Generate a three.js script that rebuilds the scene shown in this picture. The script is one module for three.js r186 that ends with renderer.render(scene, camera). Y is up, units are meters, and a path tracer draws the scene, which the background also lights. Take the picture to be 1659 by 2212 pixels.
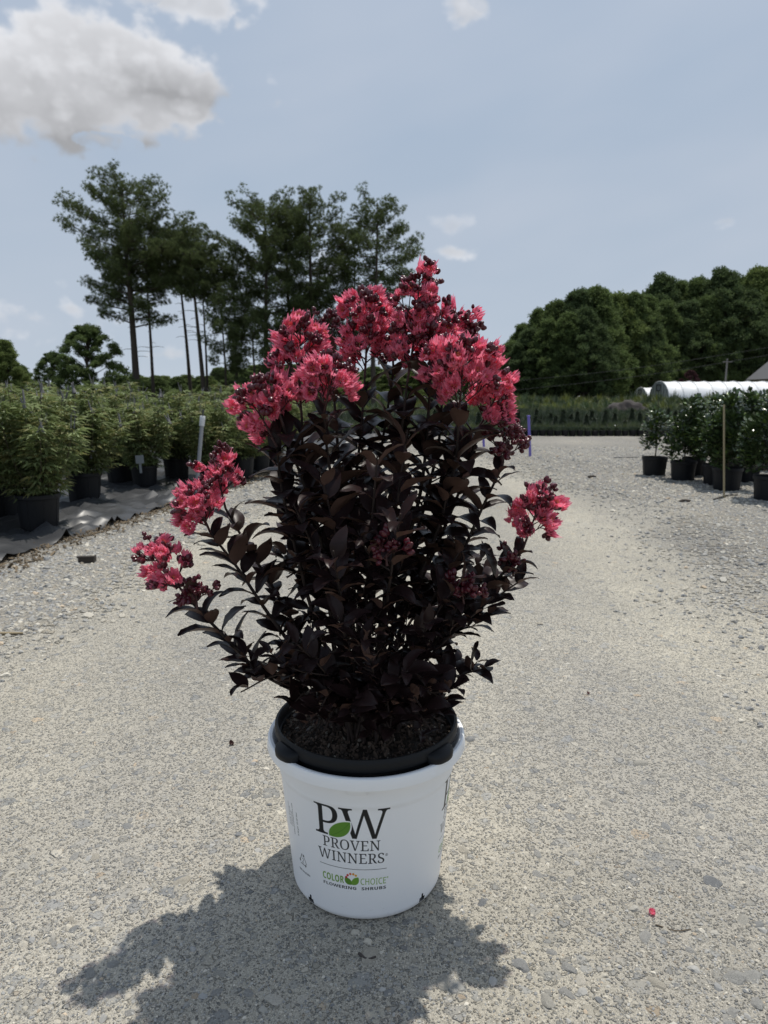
import * as THREE from 'three';
import { mergeGeometries, toCreasedNormals } from 'three/addons/utils/BufferGeometryUtils.js';
import { ImprovedNoise } from 'three/addons/math/ImprovedNoise.js';

// ---------------------------------------------------------------- camera, sun, exposure
const W = 768, HGT = 1024, D2R = Math.PI / 180;
const EYE = 0.937, PITCH = 9.3 * D2R, FOCAL = 1534;           // FOCAL in pixels of a 1659 x 2212 picture
const scene = new THREE.Scene();
const camera = new THREE.PerspectiveCamera(2 * Math.atan(1106 / FOCAL) / D2R, W / HGT, 0.05, 2000);
camera.position.set(0, EYE, 0);
camera.rotation.set(-PITCH, 0, 0);
camera.focus = 1.36; camera.userData.fStop = 8;
scene.add(camera);
const renderer = new THREE.WebGLRenderer({ antialias: true });
renderer.setSize(W, HGT);
renderer.toneMapping = THREE.LinearToneMapping;
renderer.toneMappingExposure = 1.0;
renderer.shadowMap.enabled = true;
const SUN = new THREE.Vector3(0.145, 1, -0.235).normalize();
const sun = new THREE.DirectionalLight(new THREE.Color(1, 0.95, 0.86), 3.9);
sun.position.copy(SUN).multiplyScalar(60); sun.castShadow = true;
sun.shadow.radius = 1.2; sun.shadow.mapSize.set(4096, 4096);
Object.assign(sun.shadow.camera, { left: -60, right: 60, top: 110, bottom: -30, near: 1, far: 220 });
scene.add(sun); scene.add(sun.target);

// ---------------------------------------------------------------- small helpers
function rng(seed) { let a = seed >>> 0; return () => { a = (a + 0x6D2B79F5) | 0; let t = Math.imul(a ^ (a >>> 15), 1 | a); t = (t + Math.imul(t ^ (t >>> 7), 61 | t)) ^ t; return ((t ^ (t >>> 14)) >>> 0) / 4294967296; }; }
const V = (x = 0, y = 0, z = 0) => new THREE.Vector3(x, y, z);
const clamp = (x, a = 0, b = 1) => Math.min(b, Math.max(a, x));
const smooth = (a, b, x) => { const t = clamp((x - a) / (b - a)); return t * t * (3 - 2 * t); };
const mix = (a, b, t) => a + (b - a) * t;
const perlin = new ImprovedNoise();
const N3 = (x, y, z = 0) => perlin.noise(x + 511.3, y + 217.7, z + 97.1);
const fbm = (x, y, z = 0, o = 4) => { let s = 0, a = 0.5, f = 1; for (let i = 0; i < o; i++) { s += a * N3(x * f, y * f, z * f + i * 17); a *= 0.5; f *= 2.03; } return s; };
const lin = (r, g, b) => new THREE.Color().setRGB(r, g, b);
// a picture point (1659 x 2212) as a direction, as a point of the ground, as a point at a given z
const cp = Math.cos(PITCH), sp = Math.sin(PITCH);
function ray(x, y) { const a = (x - 829.5) / FOCAL, b = (1106 - y) / FOCAL; return V(a, b * cp - sp, -cp - b * sp); }
function onGround(x, y, h = 0) { const r = ray(x, y), t = (h - EYE) / r.y; return V(r.x * t, h, r.z * t); }
function atZ(x, y, z) { const r = ray(x, y), t = z / r.z; return V(r.x * t, EYE + r.y * t, z); }
const used = {};
function numbered(n) { const k = used[n] = (used[n] ?? -1) + 1; return k ? `${n}_${String(k).padStart(3, '0')}` : n; }
function tag(o, label, category, group, kind) { if (label) o.userData.label = label; if (category) o.userData.category = category; if (group) o.userData.group = group; if (kind) o.userData.kind = kind; return o; }
function thing(name, label, category, p = V(), group) { const o = new THREE.Group(); o.name = numbered(name); o.position.copy(p); scene.add(o); return tag(o, label, category, group); }
function mesh(name, geo, mat, parent) { const m = new THREE.Mesh(geo, mat); m.name = parent ? name : numbered(name); (parent || scene).add(m); return m; }
function copyOf(proto, name, p, turn, s, label, group) { const c = proto.clone(); c.name = numbered(name); c.position.copy(p); c.rotation.y = turn; if (typeof s === 'number') c.scale.setScalar(s); else c.scale.set(...s); c.userData = { ...proto.userData }; if (label) c.userData.label = label; if (group) c.userData.group = group; scene.add(c); return c; }
const std = (c, rough = 0.8, more = {}) => new THREE.MeshStandardMaterial({ color: c, roughness: rough, ...more });
const phys = (c, rough = 0.8, more = {}) => new THREE.MeshPhysicalMaterial({ color: c, roughness: rough, side: THREE.DoubleSide, ...more });
function geom(pos, idx, col, uv) { const g = new THREE.BufferGeometry(); g.setAttribute('position', new THREE.Float32BufferAttribute(pos, 3)); if (col) g.setAttribute('color', new THREE.Float32BufferAttribute(col, 3)); if (uv) g.setAttribute('uv', new THREE.Float32BufferAttribute(uv, 2)); g.setIndex(idx); g.computeVertexNormals(); return g; }
function strip(g) { const k = g.index ? g.toNonIndexed() : g; for (const n of Object.keys(k.attributes)) if (n !== 'position' && n !== 'normal') k.deleteAttribute(n); return k; }
const merge = list => mergeGeometries(list.map(strip));
// a tapered tube through points
function limb(points, r0, r1, seg = 8, rad = 6, knob = 0) {
  const c = new THREE.CatmullRomCurve3(points), f = c.computeFrenetFrames(seg), pos = [], idx = [];
  for (let i = 0; i <= seg; i++) {
    const p = c.getPointAt(i / seg), r = mix(r0, r1, i / seg) * (1 + knob * N3(p.x * 9, p.y * 3, p.z * 9));
    for (let j = 0; j < rad; j++) { const a = j / rad * 2 * Math.PI, q = p.clone().addScaledVector(f.normals[i], Math.cos(a) * r).addScaledVector(f.binormals[i], Math.sin(a) * r); pos.push(q.x, q.y, q.z); }
  }
  for (let i = 0; i < seg; i++) for (let j = 0; j < rad; j++) { const a = i * rad + j, b = i * rad + (j + 1) % rad; idx.push(a, b, a + rad, b, b + rad, a + rad); }
  pos.push(points[points.length - 1].x, points[points.length - 1].y, points[points.length - 1].z);
  const last = seg * rad, tip = pos.length / 3 - 1; for (let j = 0; j < rad; j++) idx.push(last + j, last + (j + 1) % rad, tip);
  return geom(pos, idx);
}
const rod = (a, b, r0, r1, rad = 8) => limb([a, a.clone().lerp(b, 0.5), b], r0, r1, 2, rad);
function box(w, h, d, x, y, z, ry = 0) { const g = new THREE.BoxGeometry(w, h, d); g.rotateY(ry); g.translate(x, y, z); return g; }
function lathe(pts, seg = 48) { return new THREE.LatheGeometry(pts.map(p => new THREE.Vector2(...p)), seg, -Math.PI, 2 * Math.PI); }
const tmpM = new THREE.Matrix4(), tmpQ = new THREE.Quaternion(), tmpE = new THREE.Euler(), tmpC = new THREE.Color();
function instanced(name, geo, mat, list, parent, kind) {   // list of [Matrix4, Color]
  const m = new THREE.InstancedMesh(geo, mat, list.length); m.name = parent ? name : numbered(name);
  list.forEach(([x, c], i) => { m.setMatrixAt(i, x); if (c) m.setColorAt(i, c); });
  (parent || scene).add(m); if (kind) m.userData.kind = kind; return m;
}
function basis(dir, up, s, p) {   // z along dir, y towards up
  const z = dir.clone().normalize(), x = V().crossVectors(up, z).normalize(), y = V().crossVectors(z, x);
  return new THREE.Matrix4().makeBasis(x, y, z).scale(s instanceof THREE.Vector3 ? s : V(s, s, s)).setPosition(p);
}
function randomDir(R) { const z = 2 * R() - 1, a = R() * 2 * Math.PI, s = Math.sqrt(1 - z * z); return V(s * Math.cos(a), z, s * Math.sin(a)); }

// ---------------------------------------------------------------- sky: air and clouds computed on the sphere
{
  const SW = 4096, SH = 2048, data = new Float32Array(SW * SH * 4), S = new Float32Array(SW * SH).fill(-9), K = new Float32Array(SW * SH);
  const toAE = (x, y) => { const d = ray(x, y).normalize(); return [Math.atan2(d.x, -d.z), Math.asin(d.y)]; };
  const R = rng(5), puffs = [];
  const puff = (x, y, rx, ry, k = 1) => { const [a, e] = toAE(x, y), q = FOCAL * 1.12; puffs.push([a, e, rx / q, ry / q, k]); };
  for (const p of [[-60, 170, 130, 120], [60, 160, 130, 105], [165, 130, 110, 85], [250, 170, 130, 95], [330, 150, 110, 80], [395, 165, 85, 70], [440, 205, 60, 50], [395, 235, 70, 55], [300, 250, 130, 55], [140, 235, 170, 65], [20, 240, 110, 60], [430, 250, 40, 30],
    [225, 300, 90, 22, 0.5]]) puff(...p);
  for (const p of [[390, 5, 120, 35, 0.75], [470, 25, 65, 42, 0.8], [510, 55, 26, 40, 0.6], [330, -10, 90, 30, 0.6], [1000, 25, 50, 42, 0.55], [1030, 0, 40, 30, 0.4], [580, 205, 38, 30, 0.42], [975, 490, 55, 28, 0.3], [972, 543, 55, 17, 0.62],
    [150, 665, 60, 30, 0.5], [60, 690, 110, 38, 0.45], [190, 700, 70, 22, 0.4], [330, 765, 90, 16, 0.4], [710, 570, 40, 40, 0.35], [120, 600, 40, 22, 0.3], [1570, 478, 22, 10, 0.25]]) puff(...p);
  for (let n = 0; n < 46; n++) {   // the same fair-weather clouds all round
    const a = R() * 2 * Math.PI - Math.PI, e = (4 + 52 * R() * R()) * D2R, size = (0.05 + 0.09 * R()) * (0.5 + e);
    if (Math.abs(a) < 36 * D2R && e < 32 * D2R) continue;
    for (let m = 0; m < 7; m++) puffs.push([a + (R() - 0.5) * 3 * size, e + (R() - 0.4) * size * 0.6, size * (0.5 + R() * 0.6), size * (0.35 + R() * 0.3), 0.5 + 0.5 * R()]);
  }
  for (const [a, e, rx, ry, k] of puffs) {
    const col = (a - Math.PI / 2) / (2 * Math.PI) + 0.5, c0 = Math.floor((col - 1.8 * rx / Math.cos(e) / 6.283) * SW), c1 = Math.ceil((col + 1.8 * rx / Math.cos(e) / 6.283) * SW);
    const r0 = Math.max(0, Math.floor(((e - 1.8 * ry) / Math.PI + 0.5) * SH)), r1 = Math.min(SH - 1, Math.ceil(((e + 1.8 * ry) / Math.PI + 0.5) * SH));
    for (let r = r0; r <= r1; r++) for (let c = c0; c <= c1; c++) {
      const i = r * SW + ((c % SW) + SW) % SW, dx = ((c + 0.5) / SW - col) * 2 * Math.PI * Math.cos(e) / rx, dy = (((r + 0.5) / SH - 0.5) * Math.PI - e) / ry;
      const s = 1 - Math.hypot(dx, dy); if (s < -0.8) continue;
      const h = Math.max(S[i], s) + 0.10 * Math.max(0, 1 - Math.abs(S[i] - s) / 0.4); if (s > S[i] - 0.2) K[i] = Math.max(K[i] * (S[i] > s ? 1 : 0.6), k); S[i] = h;
    }
  }
  for (let r = 0; r < SH; r++) {
    const e = ((r + 0.5) / SH - 0.5) * Math.PI, ce = Math.cos(e), se = Math.sin(e);
    for (let c = 0; c < SW; c++) {
      const i = r * SW + c, th = ((c + 0.5) / SW - 0.5) * 2 * Math.PI, x = Math.cos(th) * ce, z = Math.sin(th) * ce, y = se;
      let cr = 0.30, cg = 0.29, cb = 0.26;
      if (e > -0.02) {
        const t = Math.pow(clamp(se), 0.55);                          // 0 at the horizon
        cr = mix(0.535, 0.275, t); cg = mix(0.605, 0.38, t); cb = mix(0.68, 0.55, t);
        if ((c & 3) === 0 || true) {
          const hz = 0.42 + 1.5 * fbm(x * 1.6 + y * 2.0, y * 5.5 - x * 1.6, z * 1.7, 4), w = clamp(hz) * 0.55 * smooth(0.95, 0.15, se);
          cr = mix(cr, 0.575, w); cg = mix(cg, 0.615, w); cb = mix(cb, 0.70, w);
        }
        const cs = x * SUN.x + y * SUN.y + z * SUN.z, au = Math.exp(-(1 - cs) * 9) * 0.6 + Math.exp(-(1 - cs) * 90) * 1.2;
        cr += au; cg += au * 0.98; cb += au * 0.93;
        if (S[i] > -0.8) {
          const k = K[i], wisp = 1 - smooth(0.5, 0.95, k), n1 = fbm(x * 9, y * 12, z * 9, 5), n2 = fbm(x * 34, y * 44, z * 34, 5), d = S[i] * mix(1, 0.75, wisp) + n1 * mix(1.3, 0.9, wisp) + n2 * mix(0.8, 1.7, wisp) - 0.12 * wisp;
          const a = smooth(-0.08, mix(0.46, 0.85, wisp), d) * mix(k, Math.min(1, k * 1.3), wisp);
          if (a > 0) {
            const up = Math.min(SH - 1, r + 60), su = Math.max(S[up * SW + c], -0.8), core = smooth(-0.1, 0.72, S[i] + n1 * 1.7 + n2 * 0.9 - (S[i] - su) * 0.22);   // thin rims bright, the thick middle and base grey
            const b = clamp(0.71 - 0.27 * core - 0.13 * smooth(-0.1, 0.5, su - S[i]) + 0.10 * (S[i] - su) + n1 * 0.30 + n2 * 0.28, 0.38, 0.82);
            cr = mix(cr, b * 0.985, a); cg = mix(cg, b * 1.0, a); cb = mix(cb, b * 1.045, a);
          }
        }
      }
      data[i * 4] = cr; data[i * 4 + 1] = cg; data[i * 4 + 2] = cb; data[i * 4 + 3] = 1;
    }
  }
  const sky = new THREE.DataTexture(data, SW, SH, THREE.RGBAFormat, THREE.FloatType);
  sky.mapping = THREE.EquirectangularReflectionMapping; sky.magFilter = THREE.LinearFilter; sky.minFilter = THREE.LinearFilter; sky.needsUpdate = true;
  scene.background = sky; scene.environment = sky;
}

// ---------------------------------------------------------------- the white pot's place, the ground's height
const POT = V(-0.034, 0, -1.289);
const EDGE = [[-260, 1330], [0, 1228], [120, 1186], [260, 1136], [400, 1086], [520, 1046], [600, 1014], [700, 985], [800, 957], [850, 945]].map(p => onGround(...p));   // the weed mat's edge
function edgeX(z) { for (let i = 1; i < EDGE.length; i++) if (z >= EDGE[i].z) { const a = EDGE[i - 1], b = EDGE[i]; return mix(a.x, b.x, (z - a.z) / (b.z - a.z)); } return EDGE[EDGE.length - 1].x; }
const laneLeft = z => edgeX(z) + 0.75 + 0.12 * N3(z * 0.9, 3.3), laneRight = z => (z > -6 ? mix(1.25, 2.0, clamp(-z / 6)) : mix(2.0, 1.3, clamp((-z - 6) / 6))) + 0.25 * N3(z * 0.6, 9.1);
// 1 on loose gravel, 0 on the packed lane
function loose(x, z) { const j = 0.22 * fbm(x * 1.4, z * 1.4, 4.4, 3); return Math.max(smooth(laneLeft(z) + 0.35, laneLeft(z) - 0.35, x + j), smooth(laneRight(z) - 0.5, laneRight(z) + 1.0, x + j * 2), smooth(-11, -13.5, z)); }
function rise(x, z) {
  const d = Math.hypot(x - POT.x, z - POT.z), near = smooth(0.2, 0.5, d), l = loose(x, z);
  const rut = 0.012 * Math.sin((x - 0.2 * z) * 3.1);
  return near * (0.011 * N3(x * 1.1, z * 1.1, 1) + 0.005 * N3(x * 3.7, z * 3.7, 2) + 0.0025 * N3(x * 13, z * 13, 3) + rut * 0.4) + l * (0.022 + 0.010 * N3(x * 5, z * 5, 8));
}
// dusty tan (1) to grey stone (0), by patches and along the wheel tracks
function dust(x, z) { const l = loose(x, z), track = 0.5 + 0.5 * Math.cos((x - 0.06 - 0.03 * (z + 1.3) * (z + 1.3) * 0.1) * 4.6); return clamp((1 - l) * (0.25 + 0.6 * track) + 0.75 * fbm(x * 1.1, z * 0.55, 6, 4) + 0.35 * fbm(x * 6, z * 4, 7, 3)); }

// ---------------------------------------------------------------- ground textures: crushed stone in its fines, 2 m a side
function gravelTexture(seed, tile, N, sizes, fines, grain) {
  const R = rng(seed), col = new Uint8Array(N * N * 4), hgt = new Float32Array(N * N), rgb = new Float32Array(N * N * 3), per = tile / N;
  for (let i = 0; i < N * N; i++) {
    const g = (R() + R() + R() - 1.5) * grain, q = R() < 0.11 ? 0.6 : R() < 0.05 ? 1.3 : 1;
    for (let k = 0; k < 3; k++) rgb[i * 3 + k] = fines[k] * (1 + g) * q;
    hgt[i] = 0.10 + 0.10 * R() - (q < 1 ? 0.05 : 0);
  }
  const pal = [[0.255, 0.252, 0.240], [0.215, 0.216, 0.212], [0.28, 0.268, 0.24], [0.33, 0.305, 0.255], [0.305, 0.285, 0.24], [0.42, 0.39, 0.33], [0.165, 0.168, 0.168], [0.37, 0.30, 0.22]];
  for (const [n, lo, hi, proud] of sizes) for (let s = 0; s < n; s++) {
    const r = mix(lo, hi, Math.pow(R(), 2.2)) / per, cx = R() * N, cy = R() * N, an = R() * Math.PI, asp = 0.5 + 0.5 * R(), ca = Math.cos(an), sa = Math.sin(an);
    const pr = R(), p = pal[pr < 0.3 ? 0 : pr < 0.48 ? 1 : pr < 0.64 ? 2 : pr < 0.76 ? 3 : pr < 0.86 ? 4 : pr < 0.92 ? 5 : pr < 0.975 ? 6 : 7], tone = 0.88 + 0.45 * R(), mask = Math.max(0.15, R());
    const k1 = R() * 6, k2 = R() * 6, top = proud * (0.5 + 0.5 * R()), tx = (R() - 0.5) * 0.5, ty = (R() - 0.5) * 0.5;
    for (let y = Math.floor(cy - r - 1); y <= cy + r + 1; y++) for (let x = Math.floor(cx - r - 1); x <= cx + r + 1; x++) {
      const dx = (x - cx) / r, dy = (y - cy) / r, u = dx * ca + dy * sa, v = (dy * ca - dx * sa) / asp, a = Math.atan2(v, u);
      const e = Math.max(Math.abs(u) * 0.9 + Math.abs(v) * 0.45, Math.abs(v) * 0.95 + Math.abs(u) * 0.3, Math.hypot(u, v)) * (1 + 0.12 * Math.sin(3 * a + k1) + 0.07 * Math.sin(5 * a + k2));
      if (e > 1) continue;
      const i = (((y % N) + N) % N) * N + ((x % N) + N) % N, h = top * Math.min(1, (1 - e) * 4) * (1 + tx * u + ty * v);
      if (h + 0.1 < hgt[i] - 0.05) continue;
      hgt[i] = 0.1 + h + 0.03 * R(); const w = mix(mask, 1, 0.35), g = tone * (1 + (R() - 0.5) * 0.22);
      for (let k = 0; k < 3; k++) rgb[i * 3 + k] = mix(rgb[i * 3 + k], p[k] * g, w);
    }
  }
  const hb = new Uint8Array(N * N * 4), enc = c => { c = clamp(c); return 255 * (c < 0.0031308 ? 12.92 * c : 1.055 * Math.pow(c, 1 / 2.4) - 0.055); };
  for (let i = 0; i < N * N; i++) { for (let k = 0; k < 3; k++) col[i * 4 + k] = enc(rgb[i * 3 + k]); col[i * 4 + 3] = 255; const h = clamp(hgt[i] / 1.15) * 255; hb[i * 4] = hb[i * 4 + 1] = hb[i * 4 + 2] = h; hb[i * 4 + 3] = 255; }
  const make = (d, srgb) => { const t = new THREE.DataTexture(d, N, N); t.wrapS = t.wrapT = THREE.RepeatWrapping; t.magFilter = THREE.LinearFilter; t.minFilter = THREE.LinearMipmapLinearFilter; t.generateMipmaps = true; if (srgb) t.colorSpace = THREE.SRGBColorSpace; t.repeat.set(1 / tile, 1 / tile); t.needsUpdate = true; return t; };
  return [make(col, true), make(hb, false)];
}
const FINES = [0.395, 0.368, 0.314];
const [laneMap, laneBump] = gravelTexture(11, 2, 2048, [[1000, 0.008, 0.022, 0.3], [3200, 0.004, 0.010, 0.45], [90000, 0.0010, 0.0032, 0.7], [1500, 0.003, 0.008, 0.85], [260, 0.007, 0.018, 0.8]], FINES, 0.5);
const [looseMap, looseBump] = gravelTexture(12, 2, 2048, [[12000, 0.003, 0.008, 0.5], [9000, 0.006, 0.014, 0.8], [3000, 0.009, 0.018, 1]], [0.34, 0.308, 0.25], 0.4);

// ---------------------------------------------------------------- ground sheets
{ // the field: one sheet to the horizon
  const N = 512, d = new Uint8Array(N * N * 4), R = rng(21);
  for (let y = 0; y < N; y++) for (let x = 0; x < N; x++) {
    const i = (y * N + x) * 4, a = x / N * 2 * Math.PI, b = y / N * 2 * Math.PI, n = fbm(Math.cos(a) * 3, Math.sin(a) * 3, Math.cos(b) * 3 + Math.sin(b) * 4, 5), t = clamp(0.45 + n * 1.3), g = 0.75 + 0.5 * R();
    d[i] = mix(74, 96, t) * g; d[i + 1] = mix(86, 88, t) * g; d[i + 2] = mix(48, 62, t) * g; d[i + 3] = 255;
  }
  const t = new THREE.DataTexture(d, N, N); t.wrapS = t.wrapT = THREE.RepeatWrapping; t.magFilter = THREE.LinearFilter; t.colorSpace = THREE.SRGBColorSpace; t.repeat.set(160, 160); t.needsUpdate = true;
  const g = new THREE.PlaneGeometry(1600, 1600); g.rotateX(-Math.PI / 2);
  const m = mesh('ground', g, std(0xffffff, 0.95, { map: t })); m.position.y = -0.07; m.userData.kind = 'structure';
}
const ZF = -16.25;   // where the gravel meets the far bed
function sheet(inside, xs, zs, dy, uvJit = 0) {
  const pos = [], col = [], uv = [], idx = [], nx = xs.length;
  for (const z of zs) for (const x of xs) {
    pos.push(x, rise(x, z) + dy, z); uv.push(x + uvJit, z);
    const t = dust(x, z), b = 0.93 + 0.25 * fbm(x * 0.7, z * 0.5, 12, 4), damp = 1 - 0.18 * smooth(0.1, 0.45, fbm(x * 0.5, z * 0.35, 15, 3) * 2);
    col.push(mix(0.79, 1.13, t) * b * damp, mix(0.80, 1.115, t) * b * damp, mix(0.83, 1.065, t) * b * damp);
  }
  for (let j = 0; j < zs.length - 1; j++) for (let i = 0; i < nx - 1; i++) {
    const a = j * nx + i; if (inside && !inside((xs[i] + xs[i + 1]) / 2, (zs[j] + zs[j + 1]) / 2)) continue;
    idx.push(a, a + 1, a + nx, a + 1, a + nx + 1, a + nx);
  }
  return geom(pos, idx, col, uv);
}
const xs = [], zs = [];
for (let x = -9; x <= 16.001; x += Math.abs(x) < 2.6 ? 0.025 : Math.abs(x) < 4.5 ? 0.06 : 0.2) xs.push(x);
for (let z = 1.5; z > ZF; z -= z > -0.7 ? 0.1 : z > -4.5 ? 0.025 : z > -8 ? 0.05 : 0.12) zs.push(z); zs.push(ZF);
const road = mesh('gravel_road', sheet((x, z) => x > edgeX(z) - 0.5, xs, zs, 0), std(0xffffff, 0.93, { map: laneMap, bumpMap: laneBump, bumpScale: 0.011, vertexColors: true }));
road.userData.kind = 'structure';
{ // loose crushed stone banked along both sides of the lane, with its own thickness
  const m = mesh('gravel_bank', sheet((x, z) => x > edgeX(z) - 0.4 && loose(x, z) > 0.5 + 0.35 * N3(x * 5, z * 5, 5) + 0.4 * N3(x * 23, z * 23, 6), xs, zs, 0.003, 0.7), std(0xffffff, 0.92, { map: looseMap, bumpMap: looseBump, bumpScale: 0.012, vertexColors: true }));
  m.userData.kind = 'structure';
}
// stones: one irregular shape for the small ones, several for the large
function stoneGeo(seed, detail = 1) {
  const g = new THREE.IcosahedronGeometry(1, detail), p = g.attributes.position, R = rng(seed), planes = [];
  for (let k = 0; k < 9; k++) planes.push([randomDir(R), 0.62 + 0.3 * R()]);
  const o = R() * 50;
  for (let i = 0; i < p.count; i++) { const v = V().fromBufferAttribute(p, i).normalize(); let r = 1.02 + 0.16 * N3(v.x * 2 + o, v.y * 2, v.z * 2); for (const [n, d] of planes) { const c = v.dot(n); if (c > 0.05) r = Math.min(r, d / c); } p.setXYZ(i, v.x * r, v.y * r, v.z * r); }
  g.computeVertexNormals(); return g;
}
const stoneMat = std(0xffffff, 0.9);
const STONE = [[0.265, 0.258, 0.240], [0.22, 0.219, 0.212], [0.30, 0.285, 0.25], [0.345, 0.318, 0.265], [0.325, 0.300, 0.25], [0.43, 0.40, 0.34], [0.16, 0.163, 0.165], [0.38, 0.31, 0.23]];
function stoneColor(R, c = new THREE.Color()) { const q = R(), p = STONE[q < 0.3 ? 0 : q < 0.45 ? 1 : q < 0.62 ? 2 : q < 0.75 ? 3 : q < 0.87 ? 4 : q < 0.93 ? 5 : q < 0.985 ? 6 : 7], g = 0.95 + 0.5 * R(); return c.setRGB(p[0] * g, p[1] * g, p[2] * g); }
function inView(x, z, margin = 0.12) { const d = -z * cp + EYE * sp; return d > 0.3 && Math.abs(x / d) < 0.541 + margin; }
{
  const R = rng(31), list = [];
  const put = (x, z, s, flat, sink) => {
    const m = new THREE.Matrix4().compose(V(x, rise(x, z) + s * flat * (0.5 - sink), z), tmpQ.setFromEuler(tmpE.set((R() - 0.5) * 0.35, R() * 6.3, (R() - 0.5) * 0.35)), V(s * (0.7 + 0.5 * R()), s * flat, s * (0.6 + 0.4 * R())));
    list.push([m, stoneColor(R).clone()]);
  };
  const clear = (x, z) => Math.hypot(x - POT.x, z - POT.z) > 0.17 && x > edgeX(z) + 0.1;
  for (let k = 0; k < 110000; k++) {            // grit and chips on the packed lane, close by
    const z = -0.78 - 3.0 * Math.pow(R(), 1.35), x = (R() - 0.5) * 2 * 0.64 * (-z + 0.3); if (!clear(x, z)) continue;
    const q = R(), s = q < 0.006 ? 0.005 + 0.006 * R() : q < 0.07 ? 0.0022 + 0.0028 * R() : 0.0010 + 0.0014 * R(); if (dust(x, z) > 0.6 && R() < 0.4) continue;
    put(x, z, s, 0.6, s > 0.004 ? 0.6 : 0.25);
  }
  for (let k = 0; k < 120000; k++) {           // loose crushed stone at the sides
    const z = -1.8 - 11 * Math.pow(R(), 1.25), x = (R() - 0.5) * 2 * 0.68 * (-z + 0.3), l = loose(x, z); if (!clear(x, z) || R() > l * 1.1 || x > 9) continue;
    put(x, z, (0.006 + 0.013 * R() * R()) * (R() < 0.04 ? 1.7 : 1) * (z < -6 ? 1.25 : 1), 0.65, 0.2);
  }
  for (let k = 0; k < 3500; k++) {             // worn stones of the lane further off
    const z = -2.2 - 9 * R() * R(), x = (R() - 0.5) * 2 * 0.62 * (-z + 0.3); if (!clear(x, z) || loose(x, z) > 0.4) continue;
    put(x, z, 0.004 + 0.010 * R() * R(), 0.4, 0.8);
  }
  instanced('gravel', stoneGeo(3, 1), stoneMat, list, road, 'stuff');
  // the stones that can be picked out singly
  const shapes = [1, 2, 4, 5, 6, 7].map(s => stoneGeo(s * 7, 2)), mats = STONE.map(c => std(lin(...c.map(x => x * 1.05)), 0.92, { bumpMap: laneBump, bumpScale: 0.001 }));
  const fixed = [[1640, 2005, 0.011], [1490, 2062, 0.009], [1410, 1975, 0.006], [1230, 2100, 0.013], [1700, 1850, 0.02], [1540, 1910, 0.019], [1125, 2090, 0.016], [960, 2120, 0.018], [1585, 2120, 0.02], [390, 1905, 0.017], [205, 1845, 0.013], [1480, 1190, 0.03], [1283, 1036, 0.05], [1555, 1298, 0.02], [1583, 1423, 0.016], [1018, 1602, 0.022], [1385, 1650, 0.018], [800, 2065, 0.019], [1000, 1835, 0.014], [1310, 1740, 0.014]];
  for (let k = 0; k < 290; k++) {
    let x, z, s; const f = fixed[k];
    if (f) { const p = onGround(f[0], f[1]); x = p.x; z = p.z; s = f[2]; }
    else { do { z = -0.95 - 2.6 * Math.pow(R(), 1.5); x = (R() - 0.5) * 1.3 * (-z + 0.25); } while (!clear(x, z)); s = 0.006 + 0.012 * R() * R(); }
    const m = mesh('stone', shapes[Math.floor(R() * 6)], mats[Math.min(7, Math.floor(R() * R() * 9))], road), flat = f ? 0.5 : 0.32;
    m.position.set(x, rise(x, z) - s * flat * 0.25, z); m.rotation.set((R() - 0.5) * 0.2, R() * 6.3, (R() - 0.5) * 0.2); m.scale.set(s * 1.15, s * flat, s * (0.65 + 0.3 * R()));
  }
}

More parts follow.
